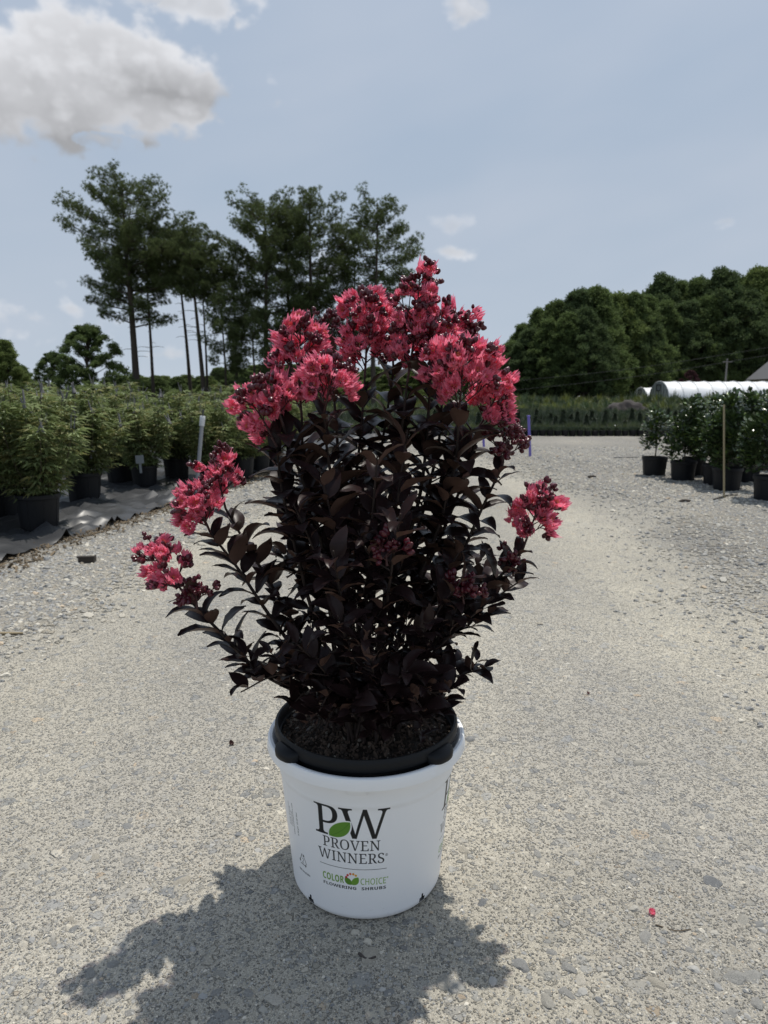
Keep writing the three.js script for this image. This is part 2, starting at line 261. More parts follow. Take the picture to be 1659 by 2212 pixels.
// ---------------------------------------------------------------- weed mat of the left bed, with its dirt border
{
  const pos = [], idx = [], ns = 300, nt = 130, along = s => { const z = mix(0.2, -17.2, s); return [edgeX(Math.max(z, EDGE[EDGE.length - 1].z)) + 0.06 * N3(z * 2.2, 5.5) + 0.03 * N3(z * 7, 1.5), z]; };
  for (let i = 0; i <= ns; i++) for (let j = 0; j <= nt; j++) {
    const [ex, z0] = along(i / ns), t = j / nt, d = t * t * 3.2 + t * 5.8, x = ex - d, z = z0 + 0.05 * N3(d * 2, z0 * 2);
    const w1 = 1 - Math.abs(N3(x * 1.6 + z * 0.9, z * 2.6, 2)) * 2, w2 = 1 - Math.abs(N3(x * 4.2, z * 5.5 + x, 6)) * 2, fold = Math.max(0, w1) ** 6 * 0.05 + Math.max(0, w2) ** 5 * 0.022 + 0.030 * Math.max(0, 1 - Math.abs(N3(x * 2.1 + 3 * N3(x, z, 3), z * 3.1, 14)) * 3.2) ** 5 + 0.016 * Math.max(0, 1 - Math.abs(N3(x * 6.3, z * 7.7 + x * 3, 24)) * 2.6) ** 4 + 0.006 * N3(x * 17, z * 19, 5);
    pos.push(x, 0.034 + fold + 0.012 * N3(x * 2, z * 2, 9) - (j === 0 ? 0.022 : 0) + rise(x, z) * 0.4, z);
  }
  for (let i = 0; i < ns; i++) for (let j = 0; j < nt; j++) { const a = i * (nt + 1) + j; idx.push(a, a + 1, a + nt + 1, a + 1, a + nt + 2, a + nt + 1); }
  tag(mesh('weed_mat', geom(pos, idx), phys(lin(0.040, 0.041, 0.044), 0.38, { specularIntensity: 0.75 })), 'wrinkled glossy black weed mat spread under the left row of pots', 'weed mat');
  const R = rng(41), list = [], chip = stoneGeo(9, 0);
  for (let k = 0; k < 9000; k++) {     // brown dirt and straw washed along the mat's edge
    const z = -1 - 14 * R(), off = Math.abs(R() + R() - 1) * 0.32 - 0.10, x = edgeX(z) + off + 0.08 * N3(z * 1.3, 8); if (!inView(x, z)) continue;
    const s = 0.004 + 0.010 * R() * R(); const g = 0.6 + 0.7 * R();
    list.push([new THREE.Matrix4().compose(V(x, Math.max(rise(x, z), off < 0 ? 0.03 : 0) + 0.008 + s * 0.2, z), tmpQ.setFromEuler(tmpE.set(R() - 0.5, R() * 6.3, R() - 0.5)), V(s * (1 + 3 * R()), s * 0.4, s)), lin(0.13 * g, 0.098 * g, 0.062 * g)]);
  }
  tag(instanced('dirt', chip, std(0xffffff, 0.95), list, null, 'stuff'), 'brown dirt and straw washed along the edge of the black mat', 'dirt');
}

const creased = pts => toCreasedNormals(lathe(pts, 128), 0.55);
// ---------------------------------------------------------------- white printed pot
const whitePot = thing('plant_pot', 'white plastic nursery pot printed with a black PW logo standing on the gravel', 'plant pot', POT);
{
  const CW = 2048, CH = 640, TOP = 0.281, cv = document.createElement('canvas'); cv.width = CW; cv.height = CH;
  const c = cv.getContext('2d'), RAD = 163, pxX = CW / (2 * Math.PI * RAD), pxY = CH / (TOP * 1000);   // millimetres round the pot and up it
  c.fillStyle = '#f1f2f3'; c.fillRect(0, 0, CW, CH);
  const R = rng(61);
  for (let k = 0; k < 900; k++) { c.fillStyle = `rgba(120,112,100,${0.04 + 0.13 * R()})`; const y = CH - Math.pow(R(), 2.2) * CH, s = 0.6 + 1.6 * R(); c.fillRect(R() * CW, y, s * (R() < 0.1 ? 4 : 1), s); }
  for (let k = 0; k < 26; k++) { c.strokeStyle = `rgba(110,110,112,${0.05 + 0.12 * R()})`; c.lineWidth = 0.8; const x = R() * CW, y = R() * CH; c.beginPath(); c.moveTo(x, y); c.lineTo(x + (R() - 0.5) * 60, y + (R() - 0.5) * 30); c.stroke(); }
  const frame = (deg, f) => { deg += 1.8; for (const wrap of [0, -1, 1]) { c.save(); c.translate(CW / 2 + deg * D2R * RAD * pxX + wrap * CW, CH); c.scale(pxX * 0.95, -pxY); c.translate(0, 7); f(); c.restore(); } };
  const text = (s, font, x0, x1, y, cap, style = '#17181a', align) => {    // between x0 and x1, on baseline y, capitals that high (mm)
    c.save(); c.font = font.replace('$', '100px'); const m = c.measureText(s), h = c.measureText('H').actualBoundingBoxAscent || 72, w = m.width;
    c.translate(x0, y); const sy = cap / h, sx = align ? sy : (x1 - x0) / w; c.scale(sx, -sy); c.fillStyle = style; c.textAlign = 'left'; c.textBaseline = 'alphabetic'; c.fillText(s, 0, 0); c.restore();
  };
  const leaf = (x0, y0, x1, y1, bulge, style) => { const dx = x1 - x0, dy = y1 - y0; c.beginPath(); c.moveTo(x0, y0); c.bezierCurveTo(x0 + dx * 0.05 - dy * bulge, y0 + dy * 0.25 + dx * bulge, x0 + dx * 0.6 - dy * bulge, y0 + dy * 0.8 + dx * bulge, x1, y1); c.bezierCurveTo(x0 + dx * 0.95 + dy * bulge, y0 + dy * 0.6 - dx * bulge, x0 + dx * 0.5 + dy * bulge, y0 + dy * 0.1 - dx * bulge, x0, y0); c.fillStyle = style; c.fill(); };
  const logo = () => {     // centred on the print
    text('P', '$ serif', -75, -20, 168, 61); text('W', '$ serif', -22, 74, 168, 61);
    c.save(); c.lineWidth = 2.2; c.strokeStyle = '#f1f2f3'; leaf(-43, 166, 1, 201, 0.235, '#f1f2f3'); c.stroke(); c.restore();
    leaf(-42, 167, 0, 200, 0.20, '#5f8f2f'); c.strokeStyle = '#3f6f22'; c.lineWidth = 0.8; c.beginPath(); c.moveTo(-42, 167); c.quadraticCurveTo(-18, 175, 0, 200); c.stroke();
    text('PROVEN', '$ serif', -58, 57, 143, 20.5); text('WINNERS', '$ serif', -70, 66, 117, 20.5); text('®', '$ serif', 66, 72, 130, 5, '#17181a');
    c.fillStyle = '#17181a'; c.fillRect(-68, 104, 138, 0.9);
    text('COLOR', 'bold $ sans-serif', -64, -16, 73, 14.5, '#6f9a3a'); text('CHOICE', '$ sans-serif', 17, 70, 73, 13.5, '#7fa64c'); text('®', '$ sans-serif', 70, 74, 83, 3.6, '#6f9a3a');
    leaf(-0.5, 71.5, -13.5, 86, -0.27, '#5c8a2e'); leaf(0.5, 71.5, 13.5, 88, 0.27, '#6d9c36');
    for (const [x, y, s] of [[-11, 86.5, '#b3252c'], [-8, 91, '#c4352b'], [-2.5, 94, '#d9632a'], [3.5, 94, '#e0922b'], [8.5, 91.5, '#e2a32c']]) { c.fillStyle = s; c.beginPath(); c.ellipse(x, y, 2.4, 2.4, 0, 0, 7); c.fill(); }
    text('FLOWERING', 'bold $ sans-serif', -64, 10, 61.5, 6.2); text('SHRUBS', 'bold $ sans-serif', 19, 70, 61.5, 6.2);
  };
  const small = () => {
    const up = (s, x, y, cap) => { c.save(); c.translate(x, y); c.rotate(Math.PI / 2); text(s, 'bold $ sans-serif', 0, 0, 0, cap, '#2a2b2d', true); c.restore(); };
    up('Proven Winners LLC', -26, 140, 3.6); up('DeKalb, IL 60115', -19.5, 141, 3.6); up('815-895-8130', -13, 142, 3.6); up('www.provenwinners.com', -6.5, 128, 3.8); up('6.08 gal  23.02 liter', 9, 133, 3.9);
    c.strokeStyle = '#2a2b2d'; c.lineWidth = 1.5; c.lineJoin = 'round';
    const cx = 14, cy = 84; for (let k = 0; k < 3; k++) { const a = Math.PI / 2 + k * 2.0944, b = a + 2.0944, m = 0.5; const p = [cx + 16 * Math.cos(a), cy + 17 * Math.sin(a)], q = [cx + 16 * Math.cos(b), cy + 17 * Math.sin(b)]; const e = [mix(p[0], q[0], 0.14), mix(p[1], q[1], 0.14)], f = [mix(p[0], q[0], 0.72), mix(p[1], q[1], 0.72)]; c.beginPath(); c.moveTo(...e); c.lineTo(...f); c.stroke(); const dx = (q[0] - p[0]) / 28, dy = (q[1] - p[1]) / 28; c.beginPath(); c.moveTo(f[0] + dx * 5, f[1] + dy * 5); c.lineTo(f[0] - dy * 3.4, f[1] + dx * 3.4); c.lineTo(f[0] + dy * 3.4, f[1] - dx * 3.4); c.fillStyle = '#2a2b2d'; c.fill(); }
    text('2', '$ sans-serif', 10.5, 17.5, 78.5, 10.5, '#2a2b2d'); text('100% Recyclable', 'bold $ sans-serif', -5, 34, 58, 4.4, '#2a2b2d');
  };
  for (const a of [-10.6, 84, 178]) frame(a, logo);
  for (const a of [-55.5, 39.8 + 90]) frame(a, small);
  const tex = new THREE.CanvasTexture(cv); tex.colorSpace = THREE.SRGBColorSpace; tex.wrapS = THREE.RepeatWrapping; tex.magFilter = THREE.LinearFilter;
  const plastic = phys(0xffffff, 0.42, { map: tex }), plain = phys(new THREE.Color('#f1f2f3'), 0.4);
  // the body: a wall of quads with four drain notches left open near the foot
  const rad = y => (y < 0.018 ? 0.1335 + 0.0125 * Math.sqrt(1 - ((0.018 - y) / 0.018) ** 2) : mix(0.146, 0.1685, (y - 0.018) / 0.244)) + (Math.abs(y - 0.236) < 0.003 ? 0.0007 : 0) + (y > 0.236 ? 0.0012 : 0);
  const seg = 192, rows = 66, pos = [], uv = [], idx = [];
  for (let j = 0; j <= rows; j++) for (let i = 0; i <= seg; i++) { const y = TOP * Math.pow(j / rows, 1.15), a = (i / seg - 0.5) * 2 * Math.PI, r = rad(y); pos.push(Math.sin(a) * r, y, Math.cos(a) * r); uv.push(i / seg, y / TOP); }
  for (let j = 0; j < rows; j++) for (let i = 0; i < seg; i++) {
    const y = TOP * Math.pow((j + 0.5) / rows, 1.15), a = ((i + 0.5) / seg - 0.5) * 360; let hole = false;
    for (const h of [-44, 46, 136, -134]) if (Math.abs(a - h) < 3.0 - 190 * Math.max(0, y - 0.013) && y > 0.008 && y < 0.024) hole = true;
    if (hole) continue; const q = j * (seg + 1) + i; idx.push(q, q + 1, q + seg + 1, q + 1, q + seg + 2, q + seg + 1);
  }
  mesh('body', geom(pos, idx, null, uv), plastic, whitePot);
  mesh('inner_wall', merge([lathe([[0.0, 0.008], [0.128, 0.008], [0.141, 0.02], [0.164, 0.281]], 96)]), plain, whitePot);
  mesh('rim', creased([[0.1700, 0.276], [0.1712, 0.2790], [0.1870, 0.2800], [0.1895, 0.2815], [0.1902, 0.2840], [0.1890, 0.2890], [0.1888, 0.2975], [0.1876, 0.3012], [0.1850, 0.3028], [0.1800, 0.3020], [0.1765, 0.2985], [0.1735, 0.292], [0.164, 0.281]]), plain, whitePot);
  const tabs = []; for (const a of [-4, 86, 176, -94]) { const g = new THREE.LatheGeometry([[0.1705, 0.263], [0.1737, 0.2645], [0.1740, 0.2740], [0.1722, 0.2790]].map(p => new THREE.Vector2(...p)), 10, a * D2R - 0.095, 0.19); tabs.push(g); }
  for (const t of tabs) mesh('tab', t, plain, whitePot);
}

// ---------------------------------------------------------------- the flowering shrub in its black pot
const shrub = thing('crape_myrtle', 'tall shrub with near-black leaves and coral pink flowers standing in the white pot', 'potted shrub', POT.clone());
const blackPlastic = phys(lin(0.010, 0.011, 0.013), 0.5, { specularIntensity: 0.45 });
const SOIL = 0.298;
{
  const pot = mesh('nursery_pot', lathe([[0.0, 0.02], [0.125, 0.02], [0.158, 0.28], [0.1640, 0.304], [0.1735, 0.3055], [0.1752, 0.309], [0.1748, 0.325], [0.1725, 0.3285], [0.1690, 0.3280], [0.1672, 0.324], [0.1660, 0.312], [0.1675, 0.308], [0.1650, 0.300], [0.1580, 0.27]], 128), blackPlastic, shrub); pot.geometry = toCreasedNormals(pot.geometry, 0.6);
  for (const a0 of [-52, 49.5, 140, -140]) {   // thickened grips
    const pos = [], idx = [], n = 20, prof = [[0.1700, 0.2990], [0.1890, 0.2985], [0.1935, 0.3020], [0.1945, 0.3105], [0.1915, 0.3175], [0.1800, 0.3215], [0.1715, 0.3230]];
    for (let i = 0; i <= n; i++) { const t = i / n, a = (a0 + (t - 0.5) * 21) * D2R, w = Math.pow(Math.sin(Math.PI * clamp(t, 0.004, 0.996)), 0.32); for (const [r, y] of prof) { const rr = 0.1700 + (r - 0.1700) * w, yy = 0.311 + (y - 0.311) * (0.5 + 0.5 * w); pos.push(Math.sin(a) * rr, yy, Math.cos(a) * rr); } }
    const m = prof.length; for (let i = 0; i < n; i++) for (let j = 0; j < m; j++) { const q = i * m + j, u = i * m + (j + 1) % m; idx.push(q, q + m, u, u, q + m, u + m); }
    mesh('grip', geom(pos, idx), blackPlastic, pot);
  }
  const sg = new THREE.CircleGeometry(0.163, 96, 0, 2 * Math.PI); 
  const pos = [], idx = [], nr = 26, na = 96; for (let i = 0; i <= nr; i++) for (let j = 0; j < na; j++) { const r = i / nr * 0.1655, a = j / na * 2 * Math.PI, x = Math.cos(a) * r, z = Math.sin(a) * r; pos.push(x, SOIL + 0.010 * (1 - i / nr) + 0.008 * N3(x * 45, z * 45, 1) + 0.004 * N3(x * 150, z * 150, 3), z); }
  for (let i = 0; i < nr; i++) for (let j = 0; j < na; j++) { const a = i * na + j, b = i * na + (j + 1) % na; idx.push(a, b, a + na, b, b + na, a + na); }
  const soil = mesh('soil', geom(pos, idx), std(lin(0.028, 0.021, 0.016), 0.95), shrub);
  const R = rng(71), list = []; for (let k = 0; k < 2200; k++) { const r = Math.sqrt(R()) * 0.16, a = R() * 6.3, s = 0.0015 + 0.004 * R() * R(), g = 0.4 + 1.1 * R(); list.push([new THREE.Matrix4().compose(V(Math.cos(a) * r, SOIL + 0.012 * (1 - r / 0.16) + 0.003 + 0.004 * R(), Math.sin(a) * r), tmpQ.setFromEuler(tmpE.set(R() * 6, R() * 6, R() * 6)), V(s * (1 + R() * 1.5), s * 0.5, s)), R() < 0.06 ? lin(0.2, 0.18, 0.15) : lin(0.085 * g, 0.060 * g, 0.044 * g)]); }
  instanced('bark_chips', stoneGeo(15, 0), std(0xffffff, 0.95), list, soil, 'stuff');
}
// leaf, blossom and bud shapes
function leafGeo(seed) {
  const R = rng(seed), nl = 8, nw = 4, bend = 0.4 + 0.95 * R(), fold = -0.15 + 0.55 * R(), wide = 0.205 + 0.05 * R(), wav = 0.02 + 0.03 * R(), twist = (R() - 0.5) * 0.7, o = R() * 40, pos = [], col = [], idx = [], nv = (nl + 1) * (nw + 1);
  const c1 = 0.85 + 0.4 * R();
  for (const side of [0, 1]) { let y = 0, z = 0; for (let i = 0; i <= nl; i++) {
    const t = i / nl, th = 0.34 - bend * Math.pow(t, 1.2); if (i) { y += Math.sin(th) / nl; z += Math.cos(th) / nl; }
    const hw = wide * Math.pow(Math.sin(Math.PI * Math.pow(clamp(t * 0.985 + 0.012), 0.82)), 0.78) * (t > 0.86 ? 1 - (t - 0.86) * 2.2 : 1), tw = twist * t;
    for (let j = 0; j <= nw; j++) { const s = j / nw * 2 - 1, lx = s * hw, ly = Math.abs(s) * hw * fold + wav * N3(t * 3 + o, s * 1.5, 2) * Math.abs(s) * 2 - (side ? 0.007 : 0); pos.push(lx * Math.cos(tw) - ly * Math.sin(tw), y + (lx * Math.sin(tw) + ly * Math.cos(tw)) * Math.cos(th), z - ly * Math.sin(th)); if (side) col.push(0.092 * c1, 0.056 * c1, 0.047 * c1); else col.push(0.019 * c1, 0.0105 * c1, 0.0105 * c1); }
  } }
  for (const side of [0, 1]) for (let i = 0; i < nl; i++) for (let j = 0; j < nw; j++) { const a = side * nv + i * (nw + 1) + j, b = a + nw + 1; if (side) idx.push(a, a + 1, b, a + 1, b + 1, b); else idx.push(a, b, a + 1, a + 1, b, b + 1); }
  return geom(pos, idx, col);
}
function blossomGeo(seed) {   // six clawed, crinkled petals round yellow stamens; radius 1
  const R = rng(seed), pos = [], col = [], idx = [];
  for (let k = 0; k < 6; k++) {
    const a0 = (k + (R() - 0.5) * 0.5) / 6 * 2 * Math.PI, lift = -0.25 + 1.25 * R(), len = 0.66 + 0.34 * R(), o = R() * 30, nr = 6, na = 12, base = pos.length / 3, tone = 0.82 + 0.25 * R();
    for (let i = 0; i <= nr; i++) for (let j = 0; j <= na; j++) {
      const t = i / nr, s = j / na * 2 - 1, w = t < 0.3 ? 0.05 : (0.05 + 0.72 * Math.sin(Math.PI / 2 * Math.min(1, (t - 0.3) / 0.4))) * (t > 0.7 ? 1 - (t - 0.7) * 0.9 : 1), rag = t > 0.8 ? 0.13 * (R() - 0.5) : 0;
      const r = len * (0.12 + 0.88 * t * (1 - 0.34 * s * s)) + rag, ruff = t > 0.3 ? (0.24 * Math.sin(s * 11 + o + t * 4) + 0.75 * N3(s * 3.2 + o, t * 3.5, 1)) * t : 0;
      const x = r, y = s * w * 0.85, z = lift * t * t * 0.9 + ruff + 0.05; pos.push(x * Math.cos(a0) - y * Math.sin(a0), x * Math.sin(a0) + y * Math.cos(a0), z);
      const g = tone * (0.92 + 0.16 * R()); col.push(0.95 * g, mix(0.14, 0.30, t) * g, mix(0.25, 0.43, t) * g);
    }
    for (let i = 0; i < nr; i++) for (let j = 0; j < na; j++) { const a = base + i * (na + 1) + j, b = a + na + 1; idx.push(a, b, a + 1, a + 1, b, b + 1); }
  }
  for (let k = 0; k < 16; k++) {   // stamens
    const a = R() * 6.3, r = 0.12 + 0.2 * R(), b = pos.length / 3, h = 0.22 + 0.2 * R(), x = Math.cos(a) * r, y = Math.sin(a) * r, q = 0.05;
    pos.push(0, 0, 0.05, x, y, h, x * 0.9 + 0.012, y * 0.9, h, x, y, h + q, x + q, y, h, x, y + q, h, x - q, y - q, h);
    for (let m = 0; m < 3; m++) col.push(0.5, 0.1, 0.1); for (let m = 0; m < 4; m++) col.push(0.75, 0.46, 0.08);
    idx.push(b, b + 1, b + 2, b + 3, b + 4, b + 5, b + 3, b + 5, b + 6, b + 3, b + 6, b + 4, b + 4, b + 6, b + 5);
  }
  return geom(pos, idx, col);
}
function budGeo(seed, n) {
  const R = rng(seed), l = [];
  for (let k = 0; k < n; k++) {
    const d = V((R() - 0.5) * 1.6, (R() - 0.5) * 1.6, 0.5 + R() * 0.7).normalize(), q = d.clone().multiplyScalar(0.006 + 0.009 * R()), s = 0.0034 + 0.0016 * R(), g = new THREE.SphereGeometry(s, 8, 7), p = g.attributes.position;
    for (let i = 0; i < p.count; i++) { const y = p.getY(i) / s; p.setY(i, s * (y * 1.08 + (y > 0.9 ? 0.25 : 0))); const f = 1 + 0.09 * Math.cos(6 * Math.atan2(p.getZ(i), p.getX(i))); p.setX(i, p.getX(i) * f); p.setZ(i, p.getZ(i) * f); }
    g.computeVertexNormals(); g.applyQuaternion(tmpQ.setFromUnitVectors(V(0, 1, 0), d)); g.translate(q.x, q.y, q.z); l.push(g); l.push(rod(V(), q, 0.0009, 0.0009, 4));
  }
  return merge(l);
}
const leafShapes = [...Array(12)].map((_, i) => leafGeo(101 + i)), blossomShapes = [...Array(10)].map((_, i) => blossomGeo(201 + i)), budShapes = [...Array(8)].map((_, i) => budGeo(301 + i, 4 + i % 5));
const leafMat = phys(0xffffff, 0.36, { vertexColors: true, specularIntensity: 0.3 });
const petalMat = phys(0xffffff, 0.85, { vertexColors: true, transmission: 0.55, thickness: 0, specularIntensity: 0.3 });
const budMat = phys(lin(0.075, 0.0085, 0.016), 0.30), stalkMat = phys(lin(0.050, 0.014, 0.015), 0.5), barkMat = phys(lin(0.036, 0.023, 0.019), 0.8);
{
  const R = rng(77), leaves = [];
  const here = p => p.clone().sub(POT);
  const leafPair = (p, T, A, size, phi) => { for (const s of [-1, 1]) {
    const d = A.clone().multiplyScalar(s * Math.sin(phi)).addScaledVector(T, Math.cos(phi)).add(V((R() - 0.5) * 0.35, (R() - 0.5) * 0.25, (R() - 0.5) * 0.35)).normalize();
    const up = T.clone().multiplyScalar(0.35).add(V(0, 1.0, 0)).add(V((R() - 0.5) * 0.5, 0, (R() - 0.5) * 0.5)); if (d.y > 0.8) d.y = 0.8; if (d.y < 0.15) d.y = 0.15 + 0.3 * R();
    leaves.push({ m: basis(d, up, size * (0.68 + 0.46 * R()), p.clone().addScaledVector(d, 0.004)), p, g: Math.floor(R() * 12) });
  } };
  const perp = (T, a) => { const x = V().crossVectors(T, Math.abs(T.y) > 0.95 ? V(1, 0, 0) : V(0, 1, 0)).normalize(), y = V().crossVectors(T, x); return x.multiplyScalar(Math.cos(a)).addScaledVector(y, Math.sin(a)); };
  function leafy(curve, from, to, step, s0, s1, flat) {
    const L = curve.getLength(); let k = Math.floor(R() * 2), a0 = R() * 1.5;
    for (let d = from * L; d < to * L; d += step * (0.8 + 0.4 * R()) * (d / L > 0.66 ? 0.78 : 1)) {
      const t = Math.min(1, d / L), p = curve.getPointAt(t), T = curve.getTangentAt(t), tip = smooth(0.8, 1, t);
      leafPair(p, T, perp(T, flat * a0 * 0.3 + (k % 2) * Math.PI / 2 * (1 - flat * 0.55) + a0 * (1 - flat)), mix(s0, s1, t) * (1 - 0.25 * tip), mix(1.12, 0.75, tip)); k++;
    }
  }
  function branch(points, r0, r1, from, step, s0, s1, flat, twigs) {
    const curve = new THREE.CatmullRomCurve3(points), L = curve.getLength();
    const parts = [limb(points, r0, r1, 22, 6)];
    leafy(curve, from, 0.985, step, s0, s1, flat);
    for (let k = 0; k < twigs; k++) {
      const t = mix(from * 0.9, 0.84, (k + R() * 0.8) / twigs), p = curve.getPointAt(t), T = curve.getTangentAt(t), A = perp(T, R() * 6.3), len = (0.065 + 0.075 * R()) * (t > 0.7 ? 0.75 : 1);
      const e = p.clone().addScaledVector(A, len * 0.62).addScaledVector(T, len * 0.55).add(V(0, len * 0.25, 0)), mid = p.clone().lerp(e, 0.5).add(V(0, -0.008, 0)).addScaledVector(A, 0.008);
      parts.push(limb([p, mid, e], 0.0016, 0.0009, 5, 5)); leafy(new THREE.CatmullRomCurve3([p, mid, e]), 0.3, 1.02, 0.021, s0 * 0.75, mix(s0, s1, t) * 0.78, 0.2);
    }
    mesh('branch', merge(parts), barkMat, shrub);
    return curve;
  }
  let nBloom = 0, shown = 0; const more = [];
  function panicle(base, apex, width, open, n) {
    const axis = apex.clone().sub(base), L = axis.length(), dir = axis.clone().normalize(), mid = base.clone().lerp(apex, 0.5).addScaledVector(perp(dir, R() * 6), L * 0.04), curve = new THREE.CatmullRomCurve3([base, mid, apex]);
    const stalks = [limb([base, mid, apex], 0.0024, 0.0010, 8, 5)], put = [];
    const end = (p, d, t) => {
      const o = open * 0.94 * (1.12 - 0.7 * t * t);
      if (R() < o) { put.push(['blossom', p, d]); nBloom++; if (R() < 0.3) put.push(['bud_cluster', p.clone().addScaledVector(randomDir(R), 0.011), d]); }
      else put.push(['bud_cluster', p, d]);
    };
    for (let k = 0; k < n; k++) {
      const t = mix(0.06, 0.97, (k + 0.5 * R()) / n), p = curve.getPointAt(t), a = k * 2.4 + R() * 0.5, prof = Math.pow(Math.sin(Math.PI * clamp(0.20 + 0.72 * t)), 0.8) * (1 - 0.45 * t), len = (width * 0.46) * prof * (0.75 + 0.4 * R()) + 0.008;
      const d = perp(dir, a).multiplyScalar(0.85).addScaledVector(dir, 0.55).normalize(), e = p.clone().addScaledVector(d, len).add(V(0, len * 0.12, 0));
      stalks.push(rod(p, e, 0.0012, 0.0008, 4)); end(e, d, t);
      const m = len > 0.026 ? 3 : len > 0.016 ? 2 : 1;
      for (let q = 0; q < m; q++) { const s = p.clone().lerp(e, 0.4 + 0.45 * R()), d2 = d.clone().addScaledVector(randomDir(R), 0.9).addScaledVector(dir, 0.3).normalize(), e2 = s.clone().addScaledVector(d2, 0.014 + 0.014 * R()); stalks.push(rod(s, e2, 0.0009, 0.0007, 4)); end(e2, d2, t); }
    }
    put.push(['bud_cluster', apex, dir]);
    const o = mesh('flower_panicle', merge(stalks), stalkMat, shrub);
    for (const [kind, p, d] of put) {
      const f = d.clone().add(V((R() - 0.5) * 0.8, 0.25 + (R() - 0.5) * 0.5, 0.25 + (R() - 0.5) * 0.8));
      const extra = kind === 'blossom' && shown++ >= 300; const m = extra ? new THREE.Mesh(blossomShapes[Math.floor(R() * 10)]) : kind === 'blossom' ? mesh('blossom', blossomShapes[Math.floor(R() * 10)], petalMat, o) : mesh('bud_cluster', budShapes[Math.floor(R() * 8)], budMat, o);
      m.applyMatrix4(basis(f, randomDir(R), kind === 'blossom' ? 0.0125 + 0.0042 * R() : 0.85 + 0.35 * R(), kind === 'blossom' ? p : p.clone().addScaledVector(d, -0.003)));
      if (extra) { m.updateMatrix(); more.push(m.geometry.clone().applyMatrix4(m.matrix)); }
    }
  }
  const foot = a => V(Math.cos(a) * 0.055 * (0.4 + R()), SOIL + 0.008, Math.sin(a) * 0.055 * (0.4 + R()));
  const stem = (via, w) => { const pts = [foot(R() * 6.3)]; via.forEach(([x, y], i) => pts.push(here(atZ(x, y, POT.z + w * Math.pow((i + 1) / via.length, 1.2) + 0.012 * (R() - 0.5))))); return pts; };
  //  [picture points up the stem, depth at its tip, apex of the panicle, width, share of open flowers, twigs]
  const flowering = [
    [[[815, 1400], [850, 1100], [868, 930], [880, 825]], 0.03, [907, 578], 0.105, 0.62, 19, 3],
    [[[775, 1380], [765, 1090], [780, 930], [788, 815]], 0.0, [782, 636], 0.110, 0.85, 16, 3],
    [[[735, 1400], [680, 1140], [655, 990], [652, 905]], 0.06, [650, 690], 0.120, 0.95, 19, 3],
    [[[705, 1400], [640, 1190], [608, 1050], [598, 965]], 0.10, [530, 838], 0.080, 0.85, 9, 2],
    [[[720, 1380], [690, 1150], [640, 1000], [612, 920]], 0.11, [590, 812], 0.075, 0.9, 8, 2],
    [[[750, 1380], [725, 1100], [705, 960], [700, 892]], 0.13, [712, 790], 0.130, 0.98, 11, 2],
    [[[850, 1350], [920, 1080], [950, 940], [955, 850]], -0.04, [990, 668], 0.105, 0.50, 16, 3],
    [[[860, 1380], [950, 1130], [985, 990], [990, 905]], 0.09, [1000, 745], 0.165, 0.97, 19, 3],
    [[[870, 1330], [985, 1080], [1020, 980], [1030, 930]], 0.03, [1078, 822], 0.085, 0.95, 9, 2],
    [[[875, 1400], [985, 1220], [1045, 1090], [1083, 1012]], 0.04, [1099, 925], 0.070, 0.0, 8, 2],
    [[[900, 1430], [1010, 1310], [1085, 1240], [1130, 1185]], 0.07, [1172, 1052], 0.085, 0.85, 11, 3],
    [[[700, 1440], [590, 1270], [520, 1155], [487, 1098]], 0.0, [464, 984], 0.068, 0.75, 8, 3],
    [[[690, 1460], [590, 1340], [512, 1225], [455, 1152]], 0.07, [412, 1058], 0.085, 0.85, 9, 3],
    [[[670, 1505], [560, 1450], [478, 1368], [402, 1288]], 0.11, [322, 1174], 0.075, 0.65, 8, 1],
    [[[760, 1360], [735, 1040], [722, 860], [716, 770]], -0.10, [714, 672], 0.055, 0.0, 8, 2],
    [[[800, 1360], [812, 1060], [838, 880], [850, 800]], -0.05, [836, 650], 0.055, 0.45, 11, 2],
    [[[820, 1360], [905, 1080], [925, 900], [930, 800]], 0.02, [948, 668], 0.050, 0.40, 11, 2],
  ];
  for (const [via, w, apex, width, open, n, twigs] of flowering) {
    const pts = stem(via, w), low = via[0][1] > 1420;
    branch(pts, 0.0055, 0.0022, low ? 0.24 : 0.42, low ? 0.029 : 0.034, low ? 0.064 : 0.066, via[3][1] < 1000 ? 0.090 : 0.074, low ? 0.6 : 0.15, low ? 1 : twigs - 1);
    panicle(pts[pts.length - 1], here(atZ(apex[0], apex[1] + 16, POT.z + w * 1.08)), width * 0.88, open, n);
  }
